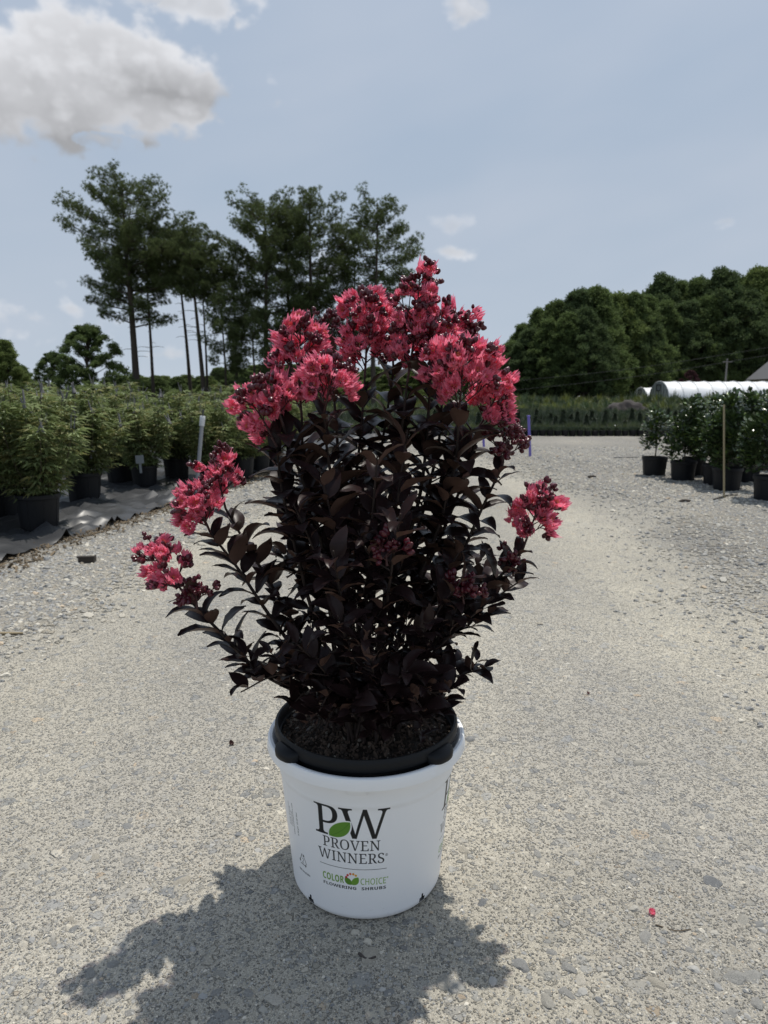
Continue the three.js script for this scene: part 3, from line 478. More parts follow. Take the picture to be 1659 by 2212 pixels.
  const tips = [[1062, 1235, 0.0], [1068, 1290, 0.08], [1050, 1442, 0.1], [520, 1495, 0.1], [880, 930, 0.14], [745, 950, 0.16], [815, 985, 0.2], [935, 1000, 0.15], [690, 1010, 0.16], [960, 1085, 0.18], [635, 1090, 0.17], [780, 1090, 0.22], [865, 1110, 0.24], [905, 1210, 0.25], [720, 1190, 0.25], [640, 1240, 0.2], [1005, 1170, 0.1], [830, 890, -0.1], [760, 860, -0.1], [920, 880, -0.12], [650, 960, -0.12], [1000, 960, -0.15], [600, 1080, -0.15], [700, 1060, -0.2], [840, 1040, -0.22], [960, 1060, -0.2], [1020, 1150, -0.15], [640, 1210, -0.25], [760, 1180, -0.28], [900, 1190, -0.27], [1000, 1280, -0.18], [820, 1280, 0.26], [730, 1330, 0.24], [900, 1340, 0.22], [640, 1390, 0.2], [960, 1390, 0.2], [800, 1420, 0.22], [690, 1450, 0.2], [880, 1450, 0.21], [740, 1490, 0.18], [930, 1500, 0.17], [640, 1510, 0.14], [1000, 1250, 0.16], [870, 850, 0.06], [1128, 1252, 0.05], [1075, 1312, 0.04], [690, 1535, 0.16], [760, 1548, 0.19], [840, 1545, 0.19], [915, 1535, 0.17], [965, 1520, 0.10], [625, 1530, 0.08], [800, 1520, 0.15], [870, 1500, 0.12], [720, 1500, 0.1], [960, 1500, -0.08], [700, 1580, 0.14], [770, 1592, 0.16], [850, 1588, 0.16], [930, 1575, 0.13], [655, 1570, 0.09], [810, 1570, 0.13], [960, 1560, 0.06], [735, 1560, 0.12], [890, 1562, 0.11]];
  tips.forEach(([x, y, w], i) => { if (i > 4 && i < 46 && i % 2 || y < 900) return;
    const p = here(atZ(x, y, POT.z + w)), f = foot(Math.atan2(p.z, p.x) + (R() - 0.5)), h = (p.y - f.y), m1 = f.clone().lerp(p, 0.35).add(V(-p.x * 0.12, h * 0.06, -p.z * 0.12)), m2 = f.clone().lerp(p, 0.7).add(V(-p.x * 0.07, h * 0.05, -p.z * 0.07)), low = y > 1370; if (y > 1490) { m1.y = f.y + 0.06 + h * 0.3; m2.y = Math.max(m2.y, p.y + 0.02); }
    branch([f, m1, m2, p], low ? 0.003 : 0.0045, 0.0013, low ? 0.36 : 0.48, low ? 0.034 : 0.036, low ? 0.05 : 0.062, y < 1050 ? 0.082 : 0.064, low ? 0.4 : 0.1, low ? 1 : 1);
  });
  for (const [x, y, w] of [[836, 1182, 0.2], [424, 1278, 0.12], [1002, 1268, 0.13], [1110, 1210, 0.06]]) { const p = here(atZ(x, y, POT.z + w)); panicle(p.clone().add(V(0, -0.03, 0)), p, 0.02, 0, 5); }
  if (more.length) mesh('blossoms', mergeGeometries(more), petalMat, shrub).userData.kind = 'stuff';
  // the leaves that stand out are parts, the rest one mass
  for (const l of leaves) l.score = l.p.z + 0.55 * Math.abs(l.p.x) + 0.12 * l.p.y;
  leaves.sort((a, b) => b.score - a.score);
  const mass = [];
  leaves.forEach((l, i) => { if (i < 300) { const m = mesh('leaf', leafShapes[l.g], leafMat, shrub); m.applyMatrix4(l.m); } else mass.push(leafShapes[l.g].clone().applyMatrix4(l.m)); });
  const f = mesh('foliage', mergeGeometries(mass), leafMat, shrub); f.userData.kind = 'stuff';
  console.log('leaves', leaves.length, 'blossoms', nBloom);
}

// ---------------------------------------------------------------- potted plants of the nursery
function nurseryPotGeos() {
  const body = lathe([[0, 0.004], [0.108, 0.004], [0.113, 0.0], [0.116, 0.004], [0.134, 0.212], [0.1340, 0.214]], 40);
  const rim = lathe([[0.1345, 0.212], [0.1415, 0.2135], [0.1425, 0.218], [0.1420, 0.242], [0.1395, 0.245], [0.1350, 0.243], [0.1300, 0.205]], 40);
  const ribs = []; for (let k = 0; k < 8; k++) { const a = k / 8 * 2 * Math.PI + 0.3; ribs.push(rod(V(Math.sin(a) * 0.1165, 0.006, Math.cos(a) * 0.1165), V(Math.sin(a) * 0.1342, 0.21, Math.cos(a) * 0.1342), 0.0022, 0.0022, 5)); }
  const soil = lathe([[0.0, 0.214], [0.06, 0.212], [0.125, 0.205], [0.131, 0.206]], 28);
  return { body: mergeGeometries([strip(body), ...ribs.map(strip)]), rim, soil };
}
const potGeo = nurseryPotGeos(), potSoilMat = std(lin(0.05, 0.038, 0.028), 0.95);
function addPot(o) { const p = mesh('pot', potGeo.body, blackPlastic, o); mesh('rim', potGeo.rim, blackPlastic, p); mesh('soil', potGeo.soil, potSoilMat, p); }
// a leaf of five narrow leaflets, span about 1
const palmate = (() => {
  const pos = [], idx = []; for (const [a, l] of [[0, 1], [0.75, 0.82], [-0.75, 0.82], [1.5, 0.5], [-1.5, 0.5]]) {
    const b = pos.length / 3, s = Math.sin(a), c = Math.cos(a), w = 0.105 * (0.6 + 0.4 * l), q = (u, v, y) => pos.push(s * u * l + c * v, y, c * u * l - s * v);
    q(0.05, 0, 0); q(0.48, w, 0.04 - 0.03); q(0.45, 0, -0.045); q(0.48, -w, 0.01); q(1, 0, -0.22); idx.push(b, b + 1, b + 2, b, b + 2, b + 3, b + 1, b + 4, b + 2, b + 2, b + 4, b + 3);
  } return geom(pos, idx);
})();
const ovate = (() => { const pos = [], idx = []; const prof = [[0, 0.03], [0.22, 0.24], [0.52, 0.33], [0.82, 0.22], [1, 0.01]]; prof.forEach(([t, w]) => { const y = 0.12 * Math.sin(t * 2.4) - 0.12 * t; pos.push(-w, y + 0.05 * w, t, 0, y - 0.03, t, w, y + 0.05 * w, t); }); for (let i = 0; i < 4; i++) { const a = i * 3; idx.push(a, a + 3, a + 1, a + 1, a + 3, a + 4, a + 1, a + 4, a + 2, a + 2, a + 4, a + 5); } return geom(pos, idx); })();
const chasteLeaf = phys(0xffffff, 0.7, { transmission: 0.5, thickness: 0, specularIntensity: 0.25 });
const spikeMat = std(lin(0.15, 0.145, 0.15), 0.95), twigMat = std(lin(0.075, 0.062, 0.040), 0.85);
function chasteBush(seed, y0 = 0.214) {    // stems fan from the pot; leaves all along; grey-lilac spires above
  const R = rng(seed), o = thing('chaste_shrub', null, 'potted shrub'); addPot(o);
  const stems = [], leaf = [], spikes = [], ns = 15;
  for (let k = 0; k < ns; k++) {
    const a = k * 2.4 + R(), q = Math.sqrt((k + 0.5) / ns), reach = 0.34 * q * (0.8 + 0.4 * R()), h = y0 + 0.70 - 0.24 * q * q + 0.16 * (R() - 0.5), f = V(Math.cos(a) * 0.03, y0, Math.sin(a) * 0.03), e = V(Math.cos(a) * reach, h, Math.sin(a) * reach), m = f.clone().lerp(e, 0.5).add(V(Math.cos(a) * reach * 0.16, -0.02, Math.sin(a) * reach * 0.16));
    stems.push(limb([f, m, e], 0.005, 0.002, 6, 5)); const c = new THREE.CatmullRomCurve3([f, m, e]);
    for (let t = 0.10; t <= 1; t += 0.042) for (let s = 0; s < (t > 0.5 ? 4 : 3); s++) {
      const p = c.getPointAt(t), b = R() * 6.3, d = V(Math.cos(b), 0.15 - 0.35 * R() + 0.3 * t, Math.sin(b)), off = (0.02 + 0.10 * R()) * (1 - 0.55 * t) ; p.addScaledVector(d, off);
      const g = 0.75 + 0.55 * R(), y = R() < 0.25 ? 1.25 : 1; leaf.push([basis(d, V((R() - 0.5) * 0.8, 1, (R() - 0.5) * 0.8), 0.068 + 0.048 * R(), p), lin(0.205 * g * y, 0.255 * g, 0.100 * g)]);
    }
    if (q > 0.15) for (let s = 0; s < 2; s++) { const len = 0.03 + 0.075 * R(), top = e.clone().add(V((R() - 0.5) * 0.06, len, (R() - 0.5) * 0.06)), b0 = e.clone().add(V((R() - 0.5) * 0.05, -0.02, (R() - 0.5) * 0.05)); spikes.push(limb([b0, b0.clone().lerp(top, 0.5), top], 0.0055, 0.0015, 9, 6, 3.5)); }
  }
  mesh('stems', merge(stems), twigMat, o); instanced('foliage', palmate, chasteLeaf, leaf, o, 'stuff'); mesh('flower_spikes', merge(spikes), spikeMat, o);
  return o;
}
{
  const protos = [chasteBush(401), chasteBush(402), chasteBush(403)];
  const row = [   // picture point of the foot, scale, turn, label
    [88, 1157, 1.0, 0.4, 'nearest front chaste shrub, airy, in a black pot standing alone on the mat'],
    [8, 1128, 1.05, 1.9, 'chaste shrub behind and left of the nearest one, cut by the left picture edge'],
    [185, 1095, 1.04, 2.7, 'full green chaste shrub in a black pot, second along the front of the row'],
    [262, 1056, 0.98, 4.0, 'chaste shrub just left of the pot that carries the pale tag'],
    [314, 1064, 0.92, 5.2, 'chaste shrub whose black pot carries the pale plant tag'],
    [383, 1045, 1.0, 1.1, 'chaste shrub between the tagged pot and the white pole'],
    [458, 1055, 0.90, 3.1, 'chaste shrub at the foot of the white pole, behind the pink flower spray'],
    [524, 1040, 0.98, 0.2, 'chaste shrub right of the white pole, third pot from the end of the row'],
    [560, 1027, 0.98, 2.2, 'chaste shrub near the far end of the front row, half behind the dark leaves'],
    [590, 1019, 1.0, 5.5, 'farthest chaste shrub of the front row seen left of the dark leaves'],
  ];
  row.forEach(([x, y, s, a, label], i) => { const p = onGround(x, y); p.y = 0.045; if (i < 3) { protos[i].position.copy(p); protos[i].scale.setScalar(s); protos[i].rotation.y = a; protos[i].userData.label = label; protos[i].userData.group = 'chaste shrubs in black pots on the mat'; } else copyOf(protos[i % 3], 'chaste_shrub', p, a, s, label, 'chaste shrubs in black pots on the mat'); });
  const R = rng(44), taken = row.map(([x, y]) => onGround(x, y));
  for (let z = -4.6; z > -17; z -= 0.62) for (let x = edgeX(z) - 0.95; x > -0.62 * -z - 0.3; x -= 0.62) {
    const p = V(x + (R() - 0.5) * 0.14, 0.045, z + (R() - 0.5) * 0.14), behind = -(x - edgeX(z)); if (taken.some(t => Math.hypot(t.x - p.x, t.z - p.z) < 0.5)) continue; if (behind > 4.2) continue;
    if (z < -9 && behind > 3) continue; taken.push(p);
    copyOf(protos[Math.floor(R() * 3)], 'chaste_shrub', p, R() * 6.3, [0.95 + 0.25 * R(), 0.88 + 0.26 * R(), 0.95 + 0.25 * R()], 'chaste shrub in the crowded rows behind the front row of pots', 'chaste shrubs crowded behind the front row').rotation.z = (R() - 0.5) * 0.16;
  }
}
// glossy dark shrubs on the right
const hollyLeaf = phys(0xffffff, 0.27, { specularIntensity: 1 });
function glossyBush(seed, slim) {
  const R = rng(seed), o = thing('glossy_shrub', null, 'potted shrub'); addPot(o);
  const stems = [], leaf = [], y0 = 0.21, n = slim ? 520 : 2300;
  const trunk = [V(0, y0, 0), V(0.01, 0.45, 0.01), V(0, 0.9, 0)]; stems.push(limb(trunk, 0.008, 0.003, 6, 6));
  const lobes = []; for (let k = 0; k < (slim ? 9 : 22); k++) { const t = (k + R()) / (slim ? 9 : 22), y = mix(slim ? 0.52 : 0.34, slim ? 0.78 : 0.76, t), r = (slim ? 0.13 : 0.25) * Math.pow(Math.sin(Math.PI * (0.22 + 0.66 * t)), 0.7) * Math.sqrt(R()), a = R() * 6.3, c = V(Math.cos(a) * r, y, Math.sin(a) * r); lobes.push(c); stems.push(limb([V(0, y0 + (y - y0) * 0.45, 0), V(c.x * 0.5, y - 0.08, c.z * 0.5), c], 0.0035, 0.0015, 4, 4)); }
  if (!slim) for (let k = 0; k < 2; k++) { const a = R() * 6.3, e = V(Math.cos(a) * 0.13 * R(), 0.84 + 0.10 * R(), Math.sin(a) * 0.13 * R()); lobes.push(e); stems.push(limb([V(e.x * 0.6, 0.8, e.z * 0.6), V(e.x, 0.95, e.z), e], 0.003, 0.001, 4, 4)); }
  if (slim) { for (let k = 0; k < 4; k++) { const a = R() * 6.3; lobes.push(V(Math.cos(a) * 0.09, 0.36 + 0.09 * R(), Math.sin(a) * 0.09)); } }
  for (let k = 0; k < n; k++) {
    const c = lobes[Math.floor(R() * lobes.length)], d = randomDir(R), p = c.clone().add(V(d.x * 0.085, d.y * 0.10, d.z * 0.085).multiplyScalar(0.4 + 0.6 * R())), out = V(p.x * 2 + d.x * 0.6, 0.35 + d.y * 0.5, p.z * 2 + d.z * 0.6).add(randomDir(R).multiplyScalar(0.4));
    const g = 0.7 + 0.6 * R(), young = R() < 0.12 ? 1.9 : 1; leaf.push([basis(out, V((R() - 0.5), 1.2, (R() - 0.5)), 0.040 + 0.020 * R(), p), lin(0.052 * g * young, 0.082 * g * young, 0.032 * g)]);
  }
  for (const l of leaf) l[0].elements[13] = 0.21 + (l[0].elements[13] - 0.21) * 0.93;
  mesh('stems', merge(stems), twigMat, o); instanced('foliage', ovate, hollyLeaf, leaf, o, 'stuff');
  return o;
}
{
  const slim = glossyBush(501, true), a = glossyBush(502), b = glossyBush(503), G = 'glossy shrubs in black pots on the right gravel';
  slim.position.copy(onGround(1412, 1032)); tag(slim, 'slender glossy shrub with a bare lower stem, leftmost pot on the right gravel', null, G);
  a.position.copy(onGround(1474, 1042)); a.scale.setScalar(0.97); tag(a, 'bushy glossy shrub standing next right of the slender one', null, G);
  b.position.copy(onGround(1568, 1063)); b.rotation.y = 2; tag(b, 'bushy glossy shrub right behind the thin bamboo stake', null, G);
  const list = [[1660, 1087, a, 1.0, 3.4, 'glossy shrub nearest on the right, cut by the picture edge'], [1497, 1031, b, 0.95, 4.4, 'glossy shrub tucked behind the bushy one next to the slender one'], [1545, 1052, a, 0.98, 1.2, 'glossy shrub half hidden behind the one at the bamboo stake'], [1610, 1045, b, 1.02, 5.0, 'glossy shrub in the second row right of the bamboo stake'], [1560, 1023, a, 1.0, 2.2], [1640, 1020, b, 1.0, 0.5], [1690, 1045, a, 1.0, 4.9], [1610, 1010, a, 1.02, 3.0], [1680, 1006, b, 0.98, 1.0]];
  for (const [x, y, p, s, t, l] of list) copyOf(p, 'glossy_shrub', onGround(x, y), t, s, l || 'glossy shrub at the back of the right group, mostly hidden by others', l ? G : 'glossy shrubs at the back of the right group');
}

// ---------------------------------------------------------------- the far bed behind the gravel
{
  const R = rng(81), small = thing('small_potted_plant', 'low green plant in a small black pot edging the far bed', 'potted plant', V(), 'small pots edging the far bed');
  mesh('pot', merge([lathe([[0, 0.003], [0.065, 0.003], [0.080, 0.140], [0.084, 0.142], [0.084, 0.160], [0.080, 0.161], [0.076, 0.150], [0, 0.152]], 18)]), blackPlastic, small);
  const pos = [], idx = []; for (let k = 0; k < 60; k++) { const a = R() * 6.3, r = 0.02 + 0.055 * R(), h = 0.165 + 0.06 * R(), s = 0.018, b = pos.length / 3, x = Math.cos(a) * r, z = Math.sin(a) * r; pos.push(x, 0.15, z, x + (R() - 0.5) * 0.05 + s, h, z + (R() - 0.5) * 0.05, x + (R() - 0.5) * 0.05 - s, h + 0.02, z + (R() - 0.5) * 0.05); idx.push(b, b + 1, b + 2); }
  mesh('foliage', geom(pos, idx), phys(lin(0.055, 0.075, 0.035), 0.8), small);
  let first = true; for (let x = -1.2; x < 7.4; x += 0.172) { const p = V(x, -0.005, ZF - 0.02 - 0.05 * x * 0.15 + 0.01 * (R() - 0.5)); if (first) { small.position.copy(p); first = false; } else copyOf(small, 'small_potted_plant', p, R() * 6, 0.94 + 0.12 * R()); }
  // the crop filling the bed behind that edge, far too many to count
  const clump = (() => { const p = [], i = [], Q = rng(82); for (let k = 0; k < 46; k++) { const a = Q() * 6.3, e = 0.2 + 1.2 * Q(), l = 0.6 + 0.5 * Q(), b = p.length / 3, d = V(Math.cos(a) * Math.cos(e), Math.sin(e), Math.sin(a) * Math.cos(e)), s = V(-Math.sin(a), 0, Math.cos(a)).multiplyScalar(0.07); const o = d.clone().multiplyScalar(0.35 * Q()); p.push(o.x - s.x, o.y, o.z - s.z, o.x + s.x, o.y, o.z + s.z, d.x * l, d.y * l, d.z * l); i.push(b, b + 1, b + 2); } return geom(p, i); })();
  const list = []; for (let k = 0; k < 15000; k++) {
    const z = ZF - 0.35 - 24 * Math.pow(R(), 1.4), x = mix(-9, 17, R()) * (-z / 20), row = N3(z * 0.35, 3.3) * 0.5 + 0.5, yel = smooth(0.1, 0.5, N3(x * 0.12, z * 0.16, 7) + smooth(-26, -40, z) * 0.35), s = (0.10 + 0.13 * R()) * (0.7 + 0.7 * row) * (z < -24 ? 1.5 : 1) * (z > ZF - 1.2 ? 0.6 : 1), g = 0.7 + 0.6 * R();
    list.push([new THREE.Matrix4().compose(V(x, -0.06, z), tmpQ.setFromEuler(tmpE.set(0, R() * 6, 0)), V(s, s * (1.1 + 0.5 * R()), s)), lin(mix(0.045, 0.105, yel) * g, mix(0.066, 0.125, yel) * g, mix(0.030, 0.036, yel) * g)]);
  }
  const leafy = phys(0xffffff, 0.8, { transmission: 0.3, thickness: 0 });
  tag(instanced('undergrowth', clump, leafy, list, null, 'stuff'), 'green and yellowish young nursery crop filling the far bed behind the small pots', 'nursery crop');
  const weeds = []; for (let k = 0; k < 9000; k++) { const z = -41 - 34 * R(), x = mix(-32, 56, R()), g = 0.6 + 0.8 * R(), s = (0.25 + 0.5 * R() * R()) * (z < -62 ? 1.8 : 1), y = R() < 0.4 ? 1 : 0; weeds.push([new THREE.Matrix4().compose(V(x, -0.07, z), tmpQ.setFromEuler(tmpE.set(0, R() * 6, 0)), V(s, s * (0.8 + 0.7 * R()), s)), lin(mix(0.055, 0.14, y) * g, mix(0.085, 0.16, y) * g, 0.032 * g)]); }
  tag(instanced('weeds', clump, leafy, weeds, null, 'stuff'), 'tall weeds between the far bed and the edge of the woods', 'weeds');
  const cone = thing('conical_shrub', null, 'shrub', V(), 'dark conical shrubs rowed in the far bed'), cl = [];
  for (let k = 0; k < 220; k++) { const t = Math.pow(R(), 1.3), a = R() * 6.3, r = 0.17 * (1 - t) * Math.sqrt(R()) + 0.01; cl.push([basis(V(Math.cos(a), 1.3, Math.sin(a)), V(0, 1, 0.2), 0.07 + 0.03 * R(), V(Math.cos(a) * r, 0.04 + t * 0.55, Math.sin(a) * r)), lin(0.040, 0.060, 0.026).multiplyScalar(0.7 + 0.6 * R())]); }
  mesh('stem', rod(V(0, 0, 0), V(0, 0.5, 0), 0.012, 0.004, 5), twigMat, cone); instanced('foliage', clump, leafy, cl, cone, 'stuff');
  let f = true; for (let r = 0; r < 3; r++) for (let k = 0; k < 13; k++) { const p = V(1.4 + k * 0.62 + r * 0.25 + (R() - 0.5) * 0.2, -0.07, -20.5 - r * 1.6 + (R() - 0.5) * 0.3), l = 'dark conical shrub in the rows of the far bed beyond the purple stakes'; if (f) { cone.position.copy(p); cone.userData.label = l; f = false; } else copyOf(cone, 'conical_shrub', p, R() * 6, [0.9 + 0.3 * R(), 0.5 + 0.5 * R(), 0.9 + 0.3 * R()], l); }
}

// ---------------------------------------------------------------- trees
const needleMat = phys(0xffffff, 0.9, { transmission: 0.4, thickness: 0, specularIntensity: 0.15 }), crownMat = phys(0xffffff, 0.9, { transmission: 0.45, thickness: 0, specularIntensity: 0.15 });
const pineBark = std(lin(0.072, 0.056, 0.044), 0.95, { bumpMap: looseBump, bumpScale: 0.02 });
const tuft = (() => { const R = rng(91), pos = [], idx = []; for (let k = 0; k < 26; k++) { const d = randomDir(R).multiplyScalar(0.9).add(V(0, 0, 0.6)).normalize(), s = V().crossVectors(d, randomDir(R)).normalize().multiplyScalar(0.040), b = pos.length / 3, l = 0.75 + 0.35 * R(); pos.push(-s.x, -s.y, -s.z, s.x, s.y, s.z, d.x * l, d.y * l, d.z * l); idx.push(b, b + 1, b + 2); } return geom(pos, idx); })();
const spray = (() => { const R = rng(92), pos = [], idx = []; for (let k = 0; k < 13; k++) { const c = randomDir(R).multiplyScalar(0.75 * Math.cbrt(R())), n = randomDir(R).add(V(0, 0.8, 0)).normalize(), u = V().crossVectors(n, randomDir(R)).normalize(), v = V().crossVectors(n, u), b = pos.length / 3, s = 0.24 + 0.12 * R(); for (const [p, q] of [[0, -0.9], [0.62, 0], [0, 1], [-0.62, 0]]) pos.push(c.x + (u.x * p + v.x * q) * s, c.y + (u.y * p + v.y * q) * s, c.z + (u.z * p + v.z * q) * s); idx.push(b, b + 1, b + 2, b, b + 2, b + 3); } return geom(pos, idx); })();
function pine(label, xTop, yTop, dist, o = {}) {   // picture column and height of its top
  const { base = 0.45, spread = 3, thick = 0.2, seed = 1, lean = 0, top = 1, clumps = 1, droop = 0, group = 'tall pines standing beyond the left row' } = o, R = rng(seed);
  const p = atZ(xTop, yTop + 13, -dist), h = p.y + 0.1, t = thing('pine_tree', label, 'tree', V(p.x - lean, -0.08, -dist), group);
  const wob = (R() - 0.5) * 0.5, axis = new THREE.CatmullRomCurve3([V(0, 0, 0), V(lean * 0.2 + wob * 0.5, h * 0.35, 0), V(lean * 0.62 - wob * 0.3, h * 0.7, 0.1), V(lean, h, 0)]);
  mesh('trunk', limb([0, 0.2, 0.4, 0.6, 0.8, 1].map(u => axis.getPoint(u)), thick, thick * 0.16, 14, 9, 0.1), pineBark, t);
  const limbs = [], list = [], n = o.limbs || 30;
  for (let k = 0; k < n; k++) {
    const u = mix(base, 0.985, Math.pow((k + R() * 0.9) / n, 0.9)), v = (u - base) / (1 - base), prof = o.prof ? o.prof(v) : Math.pow(Math.sin(Math.PI * clamp(0.16 + 0.80 * v)), 0.75);
    const len = spread * prof * (0.6 + 0.5 * R()) + 0.3, a = k * 2.4 + (R() - 0.5), s = axis.getPoint(u), out = V(Math.cos(a), 0, Math.sin(a));
    const m = s.clone().addScaledVector(out, len * 0.5).add(V(0, len * (0.10 - droop), 0)), e = s.clone().addScaledVector(out, len).add(V(0, len * (0.32 - droop) * (0.6 + 0.8 * v), 0)); limbs.push(limb([s, m, e], thick * 0.20 * (1.1 - v * 0.7), 0.02, 5, 4));
    const c = new THREE.CatmullRomCurve3([s, m, e]), nc = Math.max(2, Math.round(len * 2.6 * clumps));
    for (let q = 0; q < nc; q++) {
      const w = mix(v > 0.8 ? 0.15 : 0.38, 1.02, (q + R()) / nc), g = c.getPoint(Math.min(1, w)), side = V(-out.z, 0, out.x).multiplyScalar((R() - 0.5) * len * 0.55 * (1.2 - w * 0.6)); g.add(side).add(V(0, (R() - 0.35) * 0.3, 0)); if (R() < 0.5) limbs.push(limb([c.getPoint(w * 0.85), c.getPoint(w * 0.9).addScaledVector(side, 0.6), g], 0.03, 0.012, 3, 3));
      const rr = 0.34 + 0.26 * R(); for (let j = 0; j < 24; j++) { const d = randomDir(R), x = g.clone().add(V(d.x * rr, d.y * rr * 0.8, d.z * rr).multiplyScalar(0.45 + 0.55 * R())), f = 0.65 + 0.7 * R(); list.push([basis(d.add(V(0, 0.7, 0)).addScaledVector(out, 0.5), randomDir(R), 0.17 + 0.08 * R(), x), lin(0.118 * f, 0.148 * f, 0.062 * f)]); }
    }
  }
  for (let k = 0; k < (o.stubs ?? 7); k++) { const u = mix(base * 0.55, base, R()), s = axis.getPoint(u), a = R() * 6.3, l = 0.5 + R(); limbs.push(limb([s, s.clone().add(V(Math.cos(a) * l * 0.5, 0.1, Math.sin(a) * l * 0.5)), s.clone().add(V(Math.cos(a) * l, 0.0, Math.sin(a) * l))], 0.03, 0.012, 3, 3)); }
  mesh('limbs', merge(limbs), pineBark, t); instanced('crown', tuft, needleMat, list, t, 'stuff');
  return t;
}
pine('tallest pine, leftmost of the pine group, with a thick bare trunk', 262, 378, 55, { base: 0.34, spread: 4.3, thick: 0.31, seed: 11, limbs: 46, lean: -0.3, stubs: 5, prof: v => v < 0.15 ? 0.75 : v < 0.62 ? 1.05 - 0.1 * Math.sin(v * 9) : Math.sqrt(1 - ((v - 0.62) / 0.40) ** 2 * 0.94) * 0.78 });
pine('thinner pine right against the trunk of the tallest pine', 280, 520, 57, { base: 0.58, spread: 2.34, thick: 0.20, seed: 12, limbs: 22 });
pine('pine with a slim straight trunk just right of the tallest one', 312, 470, 56, { base: 0.58, spread: 2.25, thick: 0.15, seed: 13, limbs: 24 });
pine('forked looking pine leaning left in the middle of the group', 378, 490, 58, { base: 0.60, spread: 2.25, thick: 0.17, seed: 14, lean: -0.7, limbs: 24 });
pine('pine with a leaning dark trunk and a rounded crown at mid group', 402, 484, 55, { base: 0.56, spread: 2.70, thick: 0.20, seed: 15, lean: -0.9, limbs: 28 });
pine('very thin pine between the leaning pine and the dense clump', 435, 520, 56, { base: 0.60, spread: 1.80, thick: 0.11, seed: 16, limbs: 20 });
pine('short slender pine with low feathery branches in front of the gap', 480, 625, 54, { base: 0.22, spread: 1.9, thick: 0.11, seed: 17, limbs: 24, clumps: 0.8 });
pine('pine with a straight dark trunk left of the dense clump', 503, 535, 57, { base: 0.55, spread: 1.89, thick: 0.16, seed: 18, limbs: 22 });
pine('broad round topped pine at the left of the dense clump', 570, 428, 56, { base: 0.28, spread: 3.6, thick: 0.25, seed: 19, limbs: 42, prof: v => Math.sqrt(1 - clamp((v - 0.5) / 0.52, 0, 1) ** 2 * 0.92) });
pine('pine in the middle of the dense clump, its trunk dark and upright', 618, 424, 58, { base: 0.25, spread: 2.9, thick: 0.23, seed: 20, limbs: 36 });
pine('pine at the right of the dense clump with the peaked crown', 668, 412, 56, { base: 0.30, spread: 3.1, thick: 0.24, seed: 21, limbs: 38, prof: v => Math.sqrt(1 - clamp((v - 0.5) / 0.52, 0, 1) ** 2 * 0.92) });
pine('low pine filling the foot of the dense clump above the pink flowers', 545, 660, 54, { base: 0.18, spread: 2.3, thick: 0.13, seed: 22, limbs: 26 });
pine('rightmost pine with long branches reaching out to the right', 815, 425, 56, { base: 0.30, spread: 3.6, thick: 0.22, seed: 23, limbs: 36, lean: 0.3, prof: v => v < 0.5 ? 0.95 : Math.sqrt(1 - ((v - 0.5) / 0.52) ** 2 * 0.94) * 0.85 });
pine('thin pine half hidden just left of the rightmost pine', 765, 510, 58, { base: 0.32, spread: 2.2, thick: 0.16, seed: 24, limbs: 24 });
pine('small dark pine in the gap behind the shrub flowers', 690, 600, 57, { base: 0.2, spread: 2.4, thick: 0.15, seed: 25, limbs: 24 });

function leafTree(seed, h, rx, tone, lobesN = 160, per = 28) {     // a broad-leaved tree of height h
  const R = rng(seed), o = thing('broadleaf_tree', null, 'tree'), limbs = [], list = [], a0 = R() * 20;
  mesh('trunk', limb([V(0, 0, 0), V(0.1, h * 0.25, 0), V(-0.1, h * 0.55, 0.1), V(0, h * 0.85, 0)], 0.022 * h, 0.006 * h, 10, 7, 0.12), pineBark, o);
  for (let k = 0; k < lobesN; k++) {
    const t = (k + R()) / lobesN, y = mix(0.10, 0.97, Math.pow(t, 0.9)) * h, v = y / h, prof = (v < 0.35 ? 0.75 + 0.25 * v / 0.35 : Math.pow(clamp((1.02 - v) / 0.67), 0.78)) * (0.85 + 0.7 * N3(a0 + Math.cos(k * 2.4) * 1.3, v * 4, seed + Math.sin(k * 2.4) * 1.3)), a = k * 2.4 + R(), r = rx * prof * (0.55 + 0.45 * R()), c = V(Math.cos(a) * r, y, Math.sin(a) * r), lr = (0.028 + 0.040 * R()) * h * (0.7 + 0.4 * prof);
    if (k % 2) limbs.push(limb([V(0, y * 0.72, 0), V(c.x * 0.5, y * 0.86, c.z * 0.5), c], 0.006 * h, 0.002 * h, 4, 4));
    const lt = 1;
    for (let j = 0; j < per; j++) { const d = randomDir(R); if (d.y < -0.55) d.y *= -0.5; const p = c.clone().add(V(d.x, d.y * 0.95, d.z).multiplyScalar(lr * (0.5 + 0.75 * R()))), g = lt * (0.75 + 0.5 * R()), s = (0.24 + 0.22 * R()) * Math.sqrt(h / 12); list.push([basis(d, randomDir(R), s, p), lin(tone[0] * g, tone[1] * g, tone[2] * g)]); }
  }
  mesh('limbs', merge(limbs), pineBark, o); instanced('crown', spray, crownMat, list, o, 'stuff');
  return o;
}
